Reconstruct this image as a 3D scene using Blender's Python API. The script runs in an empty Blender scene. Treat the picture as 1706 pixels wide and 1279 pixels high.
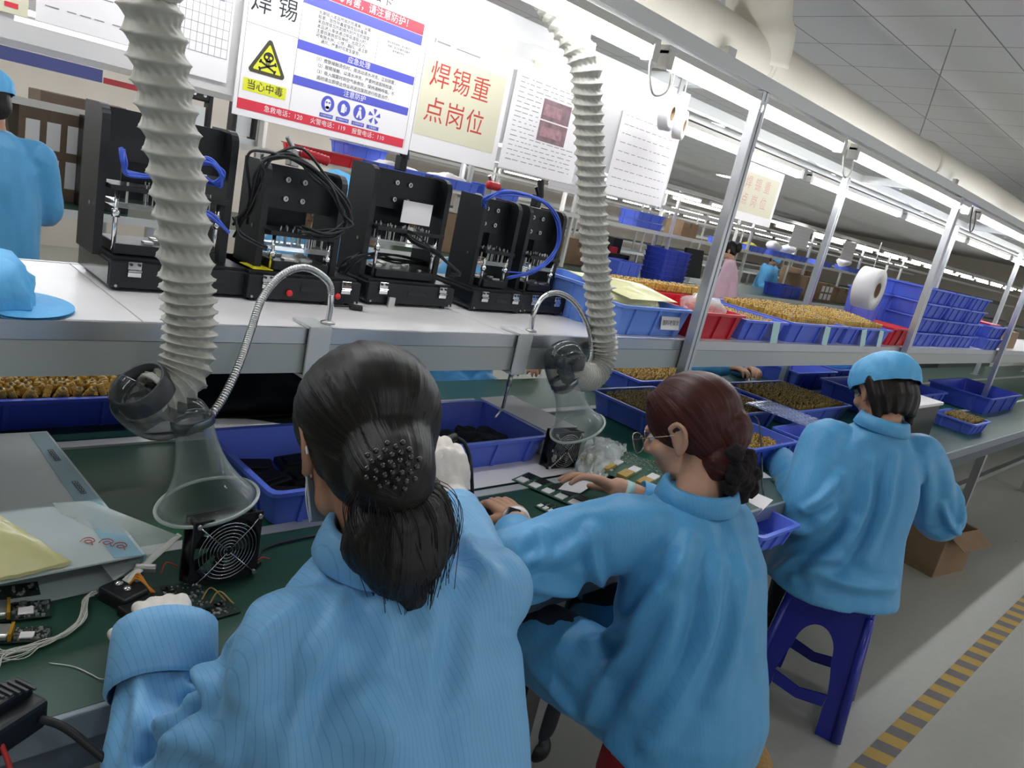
import bpy, bmesh, math, random
import numpy as np
from mathutils import Vector, Matrix, noise
from mathutils.bvhtree import BVHTree
PI = math.pi
random.seed(7)
SC = bpy.context.scene
COL = SC.collection

# ------------------------------------------------------------------ camera
ROLL, PITCH, YAW, FOC, CAMZ = .2219, .2495, .7582, 1241., 1.52
_f = np.array([math.cos(YAW)*math.cos(PITCH), math.sin(YAW)*math.cos(PITCH), -math.sin(PITCH)])
_rt = np.array([math.sin(YAW), -math.cos(YAW), 0.])
_up = np.cross(_rt, _f)
_R = math.cos(ROLL)*_rt+math.sin(ROLL)*_up
_U = -math.sin(ROLL)*_rt+math.cos(ROLL)*_up
CAM = np.array([0, 0, CAMZ])
cd = bpy.data.cameras.new('camera'); cam = bpy.data.objects.new('camera', cd); COL.objects.link(cam)
cam.matrix_world = Matrix(((_R[0], _U[0], -_f[0], 0), (_R[1], _U[1], -_f[1], 0), (_R[2], _U[2], -_f[2], CAMZ), (0, 0, 0, 1)))
cd.sensor_fit = 'HORIZONTAL'; cd.sensor_width = 36; cd.lens = FOC/1706*36; cd.clip_start = .02; cd.clip_end = 200
SC.camera = cam

def ray(x, y):
    return _f+_R*(x-853)/FOC-_U*(y-639.5)/FOC
def at(x, y, X=None, Y=None, Z=None):
    """the point seen at a photo position, on the world plane X=, Y= or Z="""
    d = ray(x, y)
    t = (Z-CAMZ)/d[2] if Z is not None else (Y/d[1] if Y is not None else X/d[0])
    return Vector(CAM+t*d)

# ------------------------------------------------------------------ world, exposure
vs = SC.view_settings
SC.display_settings.display_device = 'sRGB'
vs.view_transform = 'Standard'; vs.look = 'None'; vs.gamma = 1; vs.use_curve_mapping = False
vs.exposure = 0.6
w = bpy.data.worlds.new('world'); SC.world = w; w.use_nodes = True
w.node_tree.nodes['Background'].inputs[0].default_value = (.93, .96, 1, 1)
w.node_tree.nodes['Background'].inputs[1].default_value = .6
SC.cycles.use_denoising = True
SC.cycles.max_bounces = 6; SC.cycles.diffuse_bounces = 3; SC.cycles.glossy_bounces = 3
SC.cycles.transmission_bounces = 6; SC.cycles.transparent_max_bounces = 10
SC.cycles.caustics_reflective = False; SC.cycles.caustics_refractive = False
LAMP_E = 19.0          # emission of the bench tubes
PANEL_E = 14.0          # emission of the round ceiling lamps

# ------------------------------------------------------------------ materials
def lin(c):
    if isinstance(c, str):
        c = [int(c[i:i+2], 16)/255 for i in (0, 2, 4)]
    return tuple((x/12.92 if x <= .04045 else ((x+.055)/1.055)**2.4) for x in c)
MATS = {}
def mat(name, col, rough=.5, metal=0, spec=.5, alpha=1, trans=0, emit=None, es=0, noise_amt=0, noise_scale=8, bump=0, bump_scale=40, coat=0, sheen=0, ior=1.45):
    if name in MATS: return MATS[name]
    m = bpy.data.materials.new(name); m.use_nodes = True; MATS[name] = m
    nt = m.node_tree; b = nt.nodes['Principled BSDF']
    c = lin(col); b.inputs['Base Color'].default_value = (*c, 1)
    b.inputs['Roughness'].default_value = rough; b.inputs['Metallic'].default_value = metal
    b.inputs['Specular IOR Level'].default_value = spec; b.inputs['Alpha'].default_value = alpha
    b.inputs['Transmission Weight'].default_value = trans; b.inputs['IOR'].default_value = ior
    b.inputs['Coat Weight'].default_value = coat; b.inputs['Sheen Weight'].default_value = sheen
    if emit: b.inputs['Emission Color'].default_value = (*lin(emit), 1); b.inputs['Emission Strength'].default_value = es
    tc = nt.nodes.new('ShaderNodeTexCoord')
    n = nt.nodes.new('ShaderNodeTexNoise'); n.inputs['Scale'].default_value = noise_scale; n.inputs['Detail'].default_value = 4
    nt.links.new(tc.outputs['Object'], n.inputs['Vector'])
    if noise_amt:
        r = nt.nodes.new('ShaderNodeValToRGB')
        r.color_ramp.elements[0].position = .3; r.color_ramp.elements[1].position = .7
        r.color_ramp.elements[0].color = (*[x*(1-noise_amt) for x in c], 1)
        r.color_ramp.elements[1].color = (*[min(1, x*(1+noise_amt)) for x in c], 1)
        nt.links.new(n.outputs[0], r.inputs[0]); nt.links.new(r.outputs[0], b.inputs['Base Color'])
    if bump:
        n2 = nt.nodes.new('ShaderNodeTexNoise'); n2.inputs['Scale'].default_value = bump_scale; n2.inputs['Detail'].default_value = 3
        nt.links.new(tc.outputs['Object'], n2.inputs['Vector'])
        bp = nt.nodes.new('ShaderNodeBump'); bp.inputs['Strength'].default_value = bump; bp.inputs['Distance'].default_value = .01
        nt.links.new(n2.outputs[0], bp.inputs['Height']); nt.links.new(bp.outputs[0], b.inputs['Normal'])
    return m

M = {}
M['white'] = mat('white laminate', 'e9e5e4', .28, noise_amt=.03)
M['green'] = mat('green antistatic mat', '27493c', .34, noise_amt=.1, noise_scale=5)
M['belt'] = mat('green belt', '256044', .30, noise_amt=.12, noise_scale=3)
M['alu'] = mat('aluminium', 'c4c6c8', .32, .85, noise_amt=.05)
M['aluw'] = mat('pale aluminium', 'd6d8d6', .4, .35)
M['fascia'] = mat('painted fascia', 'b9bdb8', .38, .25)
M['steel'] = mat('brushed steel', 'b4b4b2', .28, .95)
M['chrome'] = mat('chrome', 'd8d8da', .12, 1)
M['black'] = mat('black anodised', '1d1f22', .38, .2, noise_amt=.15)
M['blackp'] = mat('black plastic', '17181a', .45)
M['gloss'] = mat('glossy black panel', '20272b', .10, .1, coat=.5)
M['rubber'] = mat('black cable', '1a1b1e', .5)
M['tote'] = mat('blue tote plastic', '5e76e0', .34, noise_amt=.08)
M['totel'] = mat('light blue tote plastic', '6f97e8', .36)
M['toted'] = mat('deep blue tote plastic', '3d51c0', .34)
M['red'] = mat('red tote plastic', 'cf2536', .34)
M['redg'] = mat('red grip', 'd5303a', .3)
M['paper'] = mat('paper', 'ece8e8', .6)
M['cream'] = mat('cream paper', 'dcd6bc', .5)
M['signw'] = mat('sign white', 'f3eeee', .35)
M['kraft'] = mat('cardboard', '8d7358', .75, noise_amt=.1)
M['kraftd'] = mat('dark cardboard', '6e5d4d', .75, noise_amt=.1)
M['gold'] = mat('yellow wrapped component', 'c7a251', .42, noise_amt=.1, noise_scale=60)
M['goldb'] = mat('brown wrapped component', '98803f', .45, noise_amt=.1, noise_scale=60)
M['dark'] = mat('dark core', '2a2620', .5)
M['pcb'] = mat('dark circuit board', '20302a', .4, noise_amt=.5, noise_scale=90)
M['pcbg'] = mat('green circuit board', '2f5a44', .4, noise_amt=.4, noise_scale=90)
M['ic'] = mat('chip black', '23262a', .35)
M['silver'] = mat('solder metal', 'c9c9c4', .3, .8)
M['skin'] = mat('skin', 'b98a6e', .5, noise_amt=.06, noise_scale=20)
M['skinp'] = mat('pale skin', 'c99b80', .5, noise_amt=.06, noise_scale=20)
M['glove'] = mat('white cotton glove', 'dcd5cd', .85, bump=.15, bump_scale=400)
M['mask'] = mat('face mask', 'dfe5ea', .8)
M['pink'] = mat('pink cloth', 'd9b5c4', .8, noise_amt=.06)
M['trouser'] = mat('dark trousers', '1f242c', .8)
M['wire'] = mat('white wire', 'cfcfc6', .45)
M['orange'] = mat('orange wire', 'd98a2b', .4)
M['redw'] = mat('red wire', 'b8322e', .4)
M['bluew'] = mat('blue wire', '3a58c0', .35)
M['yellow'] = mat('yellow label', 'e3d51f', .5)
M['kapton'] = mat('kapton tape', 'b98a2a', .25)
M['mint'] = mat('mint paper tag', 'b9dcd8', .7)
M['wall'] = mat('painted wall', 'd3cabd', .8, noise_amt=.04, noise_scale=2)
M['hoseclip'] = mat('grey collar', '3f4244', .5, .2)
M['lens'] = mat('glasses lens', '3c3040', .1, alpha=.35)
M['eyew'] = mat('eye white', 'e6e2de', .3)
M['stool'] = mat('blue stool plastic', '26309a', .22, coat=.2)
M['wick'] = mat('woven straw', 'a9824f', .8, bump=.8, bump_scale=120, noise_amt=.2, noise_scale=120)
M['redc'] = mat('red cloth', 'b02734', .7)
M['offw'] = mat('off white metal', 'd9d7d0', .45)
M['creamduct'] = mat('cream duct film', 'e3ddcb', .35)
M['bluestrip'] = mat('faded blue strip', '6a73b4', .6)
M['lamp'] = mat('lamp tube', 'ffffff', .4, emit='f6faff', es=LAMP_E)
M['panel'] = mat('ceiling lamp disc', 'ffffff', .4, emit='fbfcff', es=PANEL_E)
M['screen'] = mat('dark screen', '15181c', .2)
M['tan'] = mat('tan component', 'a98b55', .6, noise_amt=.3, noise_scale=40)

def node_mat(name, build, rough=.5, **kw):
    m = mat(name, 'ffffff', rough, **kw); nt = m.node_tree
    build(nt, nt.nodes['Principled BSDF']); return m
def N(nt, t, **inp):
    n = nt.nodes.new(t)
    for k, v in inp.items():
        n.inputs[k.replace('_', ' ')].default_value = v
    return n
def math_node(nt, op, a, b=None, c=None):
    n = nt.nodes.new('ShaderNodeMath'); n.operation = op
    for i, v in enumerate((a, b, c)):
        if v is None: continue
        if isinstance(v, (int, float)): n.inputs[i].default_value = v
        else: nt.links.new(v, n.inputs[i])
    return n.outputs[0]
def mix(nt, fac, a, b):
    n = nt.nodes.new('ShaderNodeMix'); n.data_type = 'RGBA'
    nt.links.new(fac, n.inputs[0])
    for i, v in ((6, a), (7, b)):
        if isinstance(v, tuple): n.inputs[i].default_value = (*v, 1)
        else: nt.links.new(v, n.inputs[i])
    return n.outputs[2]

# coat cloth: light blue antistatic weave with thin darker conductive threads (u across the cloth)
def _coat(name, base, dark, sc):
    def b(nt, p):
        uv = nt.nodes.new('ShaderNodeUVMap')
        sep = nt.nodes.new('ShaderNodeSeparateXYZ'); nt.links.new(uv.outputs[0], sep.inputs[0])
        fr = math_node(nt, 'FRACT', math_node(nt, 'MULTIPLY', sep.outputs[0], sc))
        line = math_node(nt, 'LESS_THAN', fr, .14)
        line = math_node(nt, 'MULTIPLY', line, .35)
        tc = nt.nodes.new('ShaderNodeTexCoord')
        nz = N(nt, 'ShaderNodeTexNoise', Scale=5., Detail=3.); nt.links.new(tc.outputs['Object'], nz.inputs['Vector'])
        c0 = mix(nt, nz.outputs[0], tuple(x*.93 for x in lin(base)), tuple(min(1, x*1.07) for x in lin(base)))
        c = mix(nt, line, c0, lin(dark))
        nt.links.new(c, p.inputs['Base Color'])
        n2 = N(nt, 'ShaderNodeTexNoise', Scale=26., Detail=3.); nt.links.new(tc.outputs['Object'], n2.inputs['Vector'])
        bp = nt.nodes.new('ShaderNodeBump'); bp.inputs['Strength'].default_value = .22; bp.inputs['Distance'].default_value = .01
        nt.links.new(n2.outputs[0], bp.inputs['Height']); nt.links.new(bp.outputs[0], p.inputs['Normal'])
    return node_mat(name, b, .42, spec=.4, sheen=.1)
M['coat'] = _coat('blue antistatic cloth', '74b1de', '4682bc', 130)
M['coat2'] = _coat('blue antistatic cloth, plain', '55a0d0', '478cbe', 130)  # plainer threads; base blue also darkened for the dimmer light on these coats
M['coatd'] = mat('coat seam thread', '3a76b8', .6)
M['capb'] = mat('blue cap cloth', '5fb2e6', .5, bump=.3, bump_scale=30, noise_amt=.06)

def _hair(name, base, tip):
    def b(nt, p):
        uv = nt.nodes.new('ShaderNodeUVMap')
        mp = nt.nodes.new('ShaderNodeMapping'); mp.inputs['Scale'].default_value = (70, 2.5, 1)
        nt.links.new(uv.outputs[0], mp.inputs[0])
        nz = N(nt, 'ShaderNodeTexNoise', Scale=1., Detail=4.); nt.links.new(mp.outputs[0], nz.inputs['Vector'])
        nt.links.new(mix(nt, nz.outputs[0], lin(base), lin(tip)), p.inputs['Base Color'])
        bp = nt.nodes.new('ShaderNodeBump'); bp.inputs['Strength'].default_value = .5; bp.inputs['Distance'].default_value = .004
        nt.links.new(nz.outputs[0], bp.inputs['Height']); nt.links.new(bp.outputs[0], p.inputs['Normal'])
    return node_mat(name, b, .42, spec=.35)
M['hairb'] = _hair('black hair', '0b0b0c', '2b2826')
M['hairr'] = _hair('red brown hair', '200d0c', '5a2a24')
M['hairk'] = _hair('dark brown hair', '0d0b0a', '2c2420')
M['scrunch'] = mat('dark scrunchie', '1a1214', .9, bump=.6, bump_scale=80)

# clear plastic
def clear(name, col, a, rough=.08, spec=.8):
    def b(nt, p):
        fr = nt.nodes.new('ShaderNodeLayerWeight'); fr.inputs['Blend'].default_value = .35
        v = math_node(nt, 'MULTIPLY_ADD', fr.outputs['Facing'], .55, a)
        nt.links.new(math_node(nt, 'MINIMUM', v, 1.), p.inputs['Alpha'])
        p.inputs['Base Color'].default_value = (*lin(col), 1)
    return node_mat(name, b, rough, spec=spec)
M['clear'] = clear('clear acrylic', 'b4bdb8', .05, .05)
M['film'] = clear('clear film', 'd9e0dd', .20, .15)
M['filmy'] = clear('yellowish film bag', 'e6e3a8', .62, .2)
M['foldb'] = clear('blue translucent folder', 'a3cfe0', .62, .2)
M['foldw'] = clear('frosted folder', 'c4d0cf', .80, .3)
M['acr'] = clear('sign acrylic', 'e6e4e4', .55, .1)
M['blister'] = clear('clear blister tray', 'b7c2e6', .45, .12)

# ------------------------------------------------------------------ mesh helpers
def base_name(n): return n
def link(name, me, m=None, parent=None, loc=None, smooth=None):
    o = bpy.data.objects.new(name, me); COL.objects.link(o)
    if m is not None and not me.materials:
        for q in (m if isinstance(m, (list, tuple)) else (m,)):
            me.materials.append(M[q] if isinstance(q, str) else q)
    if parent: o.parent = parent
    if loc is not None: o.location = loc
    if smooth is not None:
        me.polygons.foreach_set('use_smooth', [smooth]*len(me.polygons))
    return o
def build(name, bm, m=None, parent=None, loc=None, smooth=False, auto=None):
    me = bpy.data.meshes.new(name)
    bmesh.ops.recalc_face_normals(bm, faces=bm.faces)
    if auto is not None:
        for f in bm.faces: f.smooth = True
        for e in bm.edges:
            if len(e.link_faces) == 2 and e.calc_face_angle(0) > auto: e.smooth = False
        smooth = None
    bm.to_mesh(me); bm.free()
    return link(name, me, m, parent, loc, smooth)
def tag(o, label=None, cat=None, group=None, kind=None):
    if label: o['label'] = label
    if cat: o['category'] = cat
    if group: o['group'] = group
    if kind: o['kind'] = kind
    return o
def thing(name, label, cat, loc=(0, 0, 0), rz=0, group=None):
    o = bpy.data.objects.new(name, None); COL.objects.link(o); o.empty_display_size = .02
    o.location = loc; o.rotation_euler = (0, 0, rz)
    return tag(o, label, cat, group)
KIDS = {}
def copy_tree(o, parent=None):
    c = o.copy(); COL.objects.link(c)
    if parent: c.parent = parent
    for ch in [x for x in o.children]: copy_tree(ch, c)
    return c
def copy_to(o, loc, rz=0, label=None, group=None, scale=None):
    c = copy_tree(o); c.location = loc; c.rotation_euler = (0, 0, rz)
    if label: c['label'] = label
    if group: c['group'] = group
    if scale: c.scale = scale
    return c
def B(): return bmesh.new()
def box(bm, c, s, rot=None, bev=0, mi=0):
    r = bmesh.ops.create_cube(bm, size=1)
    vs_ = r['verts']
    mt = Matrix.Translation(Vector(c)) @ (rot.to_4x4() if rot is not None else Matrix.Identity(4)) @ Matrix.Diagonal((*s, 1))
    bmesh.ops.transform(bm, matrix=mt, verts=vs_)
    fs = list({f for v in vs_ for f in v.link_faces})
    for f in fs: f.material_index = mi
    if bev:
        es = list({e for v in vs_ for e in v.link_edges})
        rr = bmesh.ops.bevel(bm, geom=es, offset=bev, segments=2, affect='EDGES', profile=.5)
        for f in rr['faces']: f.material_index = mi
def RZ(a): return Matrix.Rotation(a, 3, 'Z')
def RX(a): return Matrix.Rotation(a, 3, 'X')
def RY(a): return Matrix.Rotation(a, 3, 'Y')
def spline(pts, n=8):
    """Catmull-Rom through the points"""
    P = [Vector(p) for p in pts]
    if len(P) < 3: return P
    P = [P[0]*2-P[1]]+P+[P[-1]*2-P[-2]]
    out = []
    for i in range(1, len(P)-2):
        a, b, c, d = P[i-1:i+3]
        for k in range(n):
            t = k/n
            out.append(.5*((2*b)+(c-a)*t+(2*a-5*b+4*c-d)*t*t+(3*b-a-3*c+d)*t**3))
    out.append(P[-2]); return out
def frames(P):
    T = []
    for i in range(len(P)):
        t = P[min(i+1, len(P)-1)]-P[max(i-1, 0)]
        T.append(t.normalized() if t.length > 1e-9 else Vector((0, 0, 1)))
    u = T[0].orthogonal().normalized(); out = []
    for i, t in enumerate(T):
        u = (u-t*u.dot(t))
        u = u.normalized() if u.length > 1e-6 else t.orthogonal().normalized()
        out.append((t, u, t.cross(u)))
    return out
def tube(bm, pts, r, seg=8, cap=True, mi=0, uvl=None):
    P = [Vector(p) for p in pts]; F = frames(P)
    rs = r if isinstance(r, (list, tuple)) else [r]*len(P)
    rings = []
    for p, (t, u, v), rr in zip(P, F, rs):
        rings.append([bm.verts.new(p+(u*math.cos(2*PI*k/seg)+v*math.sin(2*PI*k/seg))*rr) for k in range(seg)])
    for a, b in zip(rings, rings[1:]):
        for k in range(seg):
            f = bm.faces.new((a[k], a[(k+1) % seg], b[(k+1) % seg], b[k])); f.material_index = mi; f.smooth = True
    if cap:
        for q in (rings[0], rings[-1]):
            f = bm.faces.new(q); f.material_index = mi
    return rings
def rod(bm, a, b, r, seg=10, mi=0): return tube(bm, [a, b], r, seg, True, mi)
def lathe(bm, prof, seg=24, mtx=None, mi=0, cap=True):
    rings = []
    for r, z in prof:
        ring = [bm.verts.new((r*math.cos(2*PI*k/seg), r*math.sin(2*PI*k/seg), z)) for k in range(seg)]
        rings.append(ring)
    for a, b in zip(rings, rings[1:]):
        for k in range(seg):
            f = bm.faces.new((a[k], a[(k+1) % seg], b[(k+1) % seg], b[k])); f.material_index = mi; f.smooth = True
    if cap:
        for q in (rings[0], rings[-1]):
            f = bm.faces.new(q); f.material_index = mi
    if mtx is not None: bmesh.ops.transform(bm, matrix=mtx, verts=[v for q in rings for v in q])
    return rings
def prism(bm, poly, d0, d1, axis='Y', mi=0, mtx=None):
    """polygon (2D) extruded along axis from d0 to d1"""
    def P(p, d):
        return {'Y': (p[0], d, p[1]), 'X': (d, p[0], p[1]), 'Z': (p[0], p[1], d)}[axis]
    a = [bm.verts.new(P(p, d0)) for p in poly]; b = [bm.verts.new(P(p, d1)) for p in poly]
    n = len(poly)
    fs = [bm.faces.new(a[::-1]), bm.faces.new(b)]
    for k in range(n): fs.append(bm.faces.new((a[k], a[(k+1) % n], b[(k+1) % n], b[k])))
    for f in fs: f.material_index = mi
    if mtx is not None: bmesh.ops.transform(bm, matrix=mtx, verts=a+b)
def ellipsoid(bm, c, r, rot=None, seg=20, rings=14):
    q = bmesh.ops.create_uvsphere(bm, u_segments=seg, v_segments=rings, radius=1)
    mt = Matrix.Translation(Vector(c)) @ (rot.to_4x4() if rot is not None else Matrix.Identity(4)) @ Matrix.Diagonal((*r, 1))
    bmesh.ops.transform(bm, matrix=mt, verts=q['verts'])
def chain(bm, pts, rs, seg=14, n=5, flat=None):
    """closed round-ended limb through the points (radius per point); flat=(dir, factor) squashes it along dir"""
    P = spline(pts, n); k = len(pts)-1
    R_ = []
    for i in range(len(P)):
        t = i/n; j = min(int(t), k-1); fr = t-j
        R_.append(rs[j]*(1-fr)+rs[j+1]*fr if k > 0 else rs[0])
    F = frames(P)
    P2, R2, F2 = [], [], []
    t0 = F[0][0]; t1 = F[-1][0]
    for a in (85, 60, 30):
        P2.append(P[0]-t0*R_[0]*math.sin(math.radians(a))); R2.append(R_[0]*math.cos(math.radians(a))); F2.append(F[0])
    P2 += P; R2 += R_; F2 += F
    for a in (30, 60, 85):
        P2.append(P[-1]+t1*R_[-1]*math.sin(math.radians(a))); R2.append(R_[-1]*math.cos(math.radians(a))); F2.append(F[-1])
    rings = []
    for p, r, (t, u, v) in zip(P2, R2, F2):
        ring = []
        for q in range(seg):
            d = (u*math.cos(2*PI*q/seg)+v*math.sin(2*PI*q/seg))*r
            if flat:
                fd = Vector(flat[0]).normalized(); d = d-fd*d.dot(fd)*(1-flat[1])
            ring.append(bm.verts.new(p+d))
        rings.append(ring)
    for a, b in zip(rings, rings[1:]):
        for q in range(seg): bm.faces.new((a[q], a[(q+1) % seg], b[(q+1) % seg], b[q]))
    bm.faces.new(rings[0][::-1]); bm.faces.new(rings[-1])
def loft(bm, rings_def, seg=40, cap=True):
    """rings_def: (center, u vector, v vector, exponent) superellipse rings"""
    rings = []
    for c, u, v, e in rings_def:
        c, u, v = Vector(c), Vector(u), Vector(v); ring = []
        for q in range(seg):
            a = 2*PI*q/seg; ca, sa = math.cos(a), math.sin(a)
            ring.append(bm.verts.new(c+u*(math.copysign(abs(ca)**(2/e), ca))+v*(math.copysign(abs(sa)**(2/e), sa))))
        rings.append(ring)
    for a, b in zip(rings, rings[1:]):
        for q in range(seg): bm.faces.new((a[q], a[(q+1) % seg], b[(q+1) % seg], b[q]))
    if cap: bm.faces.new(rings[0][::-1]); bm.faces.new(rings[-1])
    return rings
def remesh(bm, voxel, smooth=3, fac=.5):
    """fuse overlapping closed pieces into one continuous surface"""
    bmesh.ops.recalc_face_normals(bm, faces=bm.faces)
    me = bpy.data.meshes.new('fuse'); bm.to_mesh(me); bm.free()
    o = bpy.data.objects.new('fuse', me); COL.objects.link(o)
    md = o.modifiers.new('r', 'REMESH'); md.mode = 'VOXEL'; md.voxel_size = voxel; md.use_smooth_shade = True
    if smooth:
        s = o.modifiers.new('s', 'SMOOTH'); s.iterations = smooth; s.factor = fac
    dg = bpy.context.evaluated_depsgraph_get()
    out = bpy.data.meshes.new_from_object(o.evaluated_get(dg))
    bpy.data.objects.remove(o); bpy.data.meshes.remove(me)
    return out
def coords(me):
    a = np.empty(len(me.vertices)*3); me.vertices.foreach_get('co', a); return a.reshape(-1, 3)
def normals(me):
    a = np.empty(len(me.vertices)*3); me.vertices.foreach_get('normal', a); return a.reshape(-1, 3)
def set_coords(me, a):
    me.vertices.foreach_set('co', a.ravel()); me.update()
def seg_dist(P, poly):
    best = np.full(len(P), 9.)
    for a, b in zip(poly, poly[1:]):
        a = np.array(a); b = np.array(b); ab = b-a
        t = np.clip(((P-a)@ab)/(ab@ab+1e-12), 0, 1)
        best = np.minimum(best, np.linalg.norm(P-a-t[:, None]*ab, axis=1))
    return best
def set_uv(me, uvw):
    """per vertex uv"""
    l = me.uv_layers.new(name='UVMap')
    vi = np.empty(len(me.loops), dtype=np.int32); me.loops.foreach_get('vertex_index', vi)
    l.data.foreach_set('uv', uvw[vi].astype(np.float32).ravel())
def bm_join(me_list):
    bm = B()
    for me in me_list: bm.from_mesh(me)
    return bm
# ------------------------------------------------------------------ lettering
def text_bm(bm, s, size, mtx, mi=0, lift=.0006, spacing=1.0):
    """the characters as flat filled shapes; local x right, y up, centred at the middle of the line"""
    c = bpy.data.curves.new('t', 'FONT'); c.body = s; c.size = size; c.align_x = 'CENTER'; c.align_y = 'CENTER'
    c.resolution_u = 2; c.space_character = spacing
    o = bpy.data.objects.new('t', c); COL.objects.link(o)
    dg = bpy.context.evaluated_depsgraph_get()
    me = bpy.data.meshes.new_from_object(o.evaluated_get(dg))
    n0 = len(bm.verts); f0 = len(bm.faces)
    bm.from_mesh(me); bm.verts.ensure_lookup_table(); bm.faces.ensure_lookup_table()
    vv = bm.verts[n0:]
    bmesh.ops.transform(bm, matrix=mtx @ Matrix.Translation((0, 0, lift)), verts=vv)
    for f in bm.faces[f0:]: f.material_index = mi
    bpy.data.objects.remove(o); bpy.data.curves.remove(c); bpy.data.meshes.remove(me)
def rect_bm(bm, x0, y0, x1, y1, mtx, z=.0004, mi=0):
    v = [bm.verts.new(mtx @ Vector(p)) for p in ((x0, y0, z), (x1, y0, z), (x1, y1, z), (x0, y1, z))]
    f = bm.faces.new(v); f.material_index = mi
def poly_bm(bm, pts, mtx, z=.0005, mi=0):
    f = bm.faces.new([bm.verts.new(mtx @ Vector((x, y, z))) for x, y in pts]); f.material_index = mi
def build_flat(name, bm, m, parent=None, loc=None):
    """like build, without turning faces round (lettering)"""
    me = bpy.data.meshes.new(name); bm.to_mesh(me); bm.free()
    return link(name, me, m, parent, loc)
# ================================================================== THE SETTING
def hazard(nt, p):
    tc = nt.nodes.new('ShaderNodeTexCoord'); s = nt.nodes.new('ShaderNodeSeparateXYZ'); nt.links.new(tc.outputs['Object'], s.inputs[0])
    v = math_node(nt, 'MULTIPLY_ADD', s.outputs[1], .35, s.outputs[0])
    fr = math_node(nt, 'FRACT', math_node(nt, 'MULTIPLY', v, 7.2))
    k = math_node(nt, 'GREATER_THAN', fr, .5)
    nz = N(nt, 'ShaderNodeTexNoise', Scale=9., Detail=4.); nt.links.new(tc.outputs['Object'], nz.inputs['Vector'])
    nt.links.new(mix(nt, k, mix(nt, nz.outputs[0], lin('7d7874'), lin('5c5756')), mix(nt, nz.outputs[0], lin('c9a33c'), lin('a98a44'))), p.inputs['Base Color'])
M['hazard'] = node_mat('hazard tape', hazard, .5)
def floor_m(nt, p):
    tc = nt.nodes.new('ShaderNodeTexCoord')
    a = N(nt, 'ShaderNodeTexNoise', Scale=1.3, Detail=6.); nt.links.new(tc.outputs['Object'], a.inputs['Vector'])
    b = N(nt, 'ShaderNodeTexNoise', Scale=30., Detail=3.); nt.links.new(tc.outputs['Object'], b.inputs['Vector'])
    c = mix(nt, a.outputs[0], lin('a3a39a'), lin('bfbeb3'))
    nt.links.new(mix(nt, math_node(nt, 'MULTIPLY', b.outputs[0], .3), c, lin('7f8078')), p.inputs['Base Color'])
    nt.links.new(math_node(nt, 'MULTIPLY_ADD', a.outputs[0], .35, .16), p.inputs['Roughness'])
M['floor'] = node_mat('epoxy floor', floor_m, .22)
def ceil_m(nt, p):
    tc = nt.nodes.new('ShaderNodeTexCoord'); s = nt.nodes.new('ShaderNodeSeparateXYZ'); nt.links.new(tc.outputs['Object'], s.inputs[0])
    def line(o, off):
        fr = math_node(nt, 'FRACT', math_node(nt, 'DIVIDE', math_node(nt, 'ADD', o, off), .6))
        return math_node(nt, 'LESS_THAN', fr, .016)
    l = math_node(nt, 'MAXIMUM', line(s.outputs[0], 60.55), line(s.outputs[1], 60.1))
    nz = N(nt, 'ShaderNodeTexNoise', Scale=70., Detail=3.); nt.links.new(tc.outputs['Object'], nz.inputs['Vector'])
    nt.links.new(mix(nt, l, mix(nt, nz.outputs[0], lin('c4c3bd'), lin('d4d3ce')), lin('7f7e7a')), p.inputs['Base Color'])
M['ceil'] = node_mat('ceiling tiles', ceil_m, .9)

def slab(name, c, s, m):
    bm = B(); box(bm, c, s); o = build(name, bm, m); return tag(o, kind='structure')
slab('floor', (16, 7, -.05), (44, 26, .1), 'floor')
slab('ceiling', (16, 7, 3.05), (44, 26, .1), 'ceil')
slab('wall_back', (16, 19.9, 1.5), (44, .2, 3), 'wall')
slab('wall_left', (-5.9, 7, 1.5), (.2, 26, 3), 'wall')
slab('wall_right', (37.9, 7, 1.5), (.2, 26, 3), 'wall')

def tape(name, x0, x1, y, wd, label):
    bm = B(); box(bm, ((x1-x0)/2, 0, .0008), (x1-x0, wd, .0016))
    o = build(name, bm, 'hazard', None, (x0, y, 0)); tag(o, label, 'floor tape')
tape('hazard_tape', -1, 24, .43, .075, 'yellow and black hazard tape stuck along the floor behind the stools')
tape('hazard_tape', -2, 30, 4.72, .075, 'yellow and black hazard tape on the floor beyond the workbench')

M['alud'] = mat('dull rail metal', '848d95', .45, .4)
M['apron'] = mat('shade-darkened apron', '525d68', .5)  # base colour darkened to hold the shade on the bench front
# ---------------------------------------------------------------- line 1: bench
BF, BB, BZ = .90, 2.14, .75          # front edge, back edge, top of the bench
wb = thing('workbench', 'long green topped workbench the three blue coated workers sit at', 'workbench', (0, BF, 0))
X0, X1 = -1.3, 14.
def wpart(name, c, s, m, par=wb, bev=0):
    bm = B(); p = par.location; box(bm, (c[0]-p[0], c[1]-p[1], c[2]-p[2]), s, None, bev); return build(name, bm, m, par)
def xr(name, y0, y1, z0, z1, m, par=wb, x0=X0, x1=X1, bev=0):
    return wpart(name, ((x0+x1)/2, (y0+y1)/2, (z0+z1)/2), (x1-x0, y1-y0, z1-z0), m, par, bev)
xr('worktop', BF, 1.245, BZ-.03, BZ, 'green')
xr('worktop', 1.79, BB, BZ-.03, BZ, 'green')
xr('conveyor_belt', 1.275, 1.755, BZ-.03, BZ-.004, 'belt')
xr('edge_strip', 1.245, 1.275, BZ-.03, BZ+.002, 'aluw')
xr('edge_strip', 1.755, 1.79, BZ-.03, BZ+.002, 'aluw')
xr('front_rail', BF-.012, BF, BZ-.045, BZ+.001, 'alud', bev=.003)
xr('apron', BF+.03, BF+.05, BZ-.13, BZ-.03, 'apron')
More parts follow.
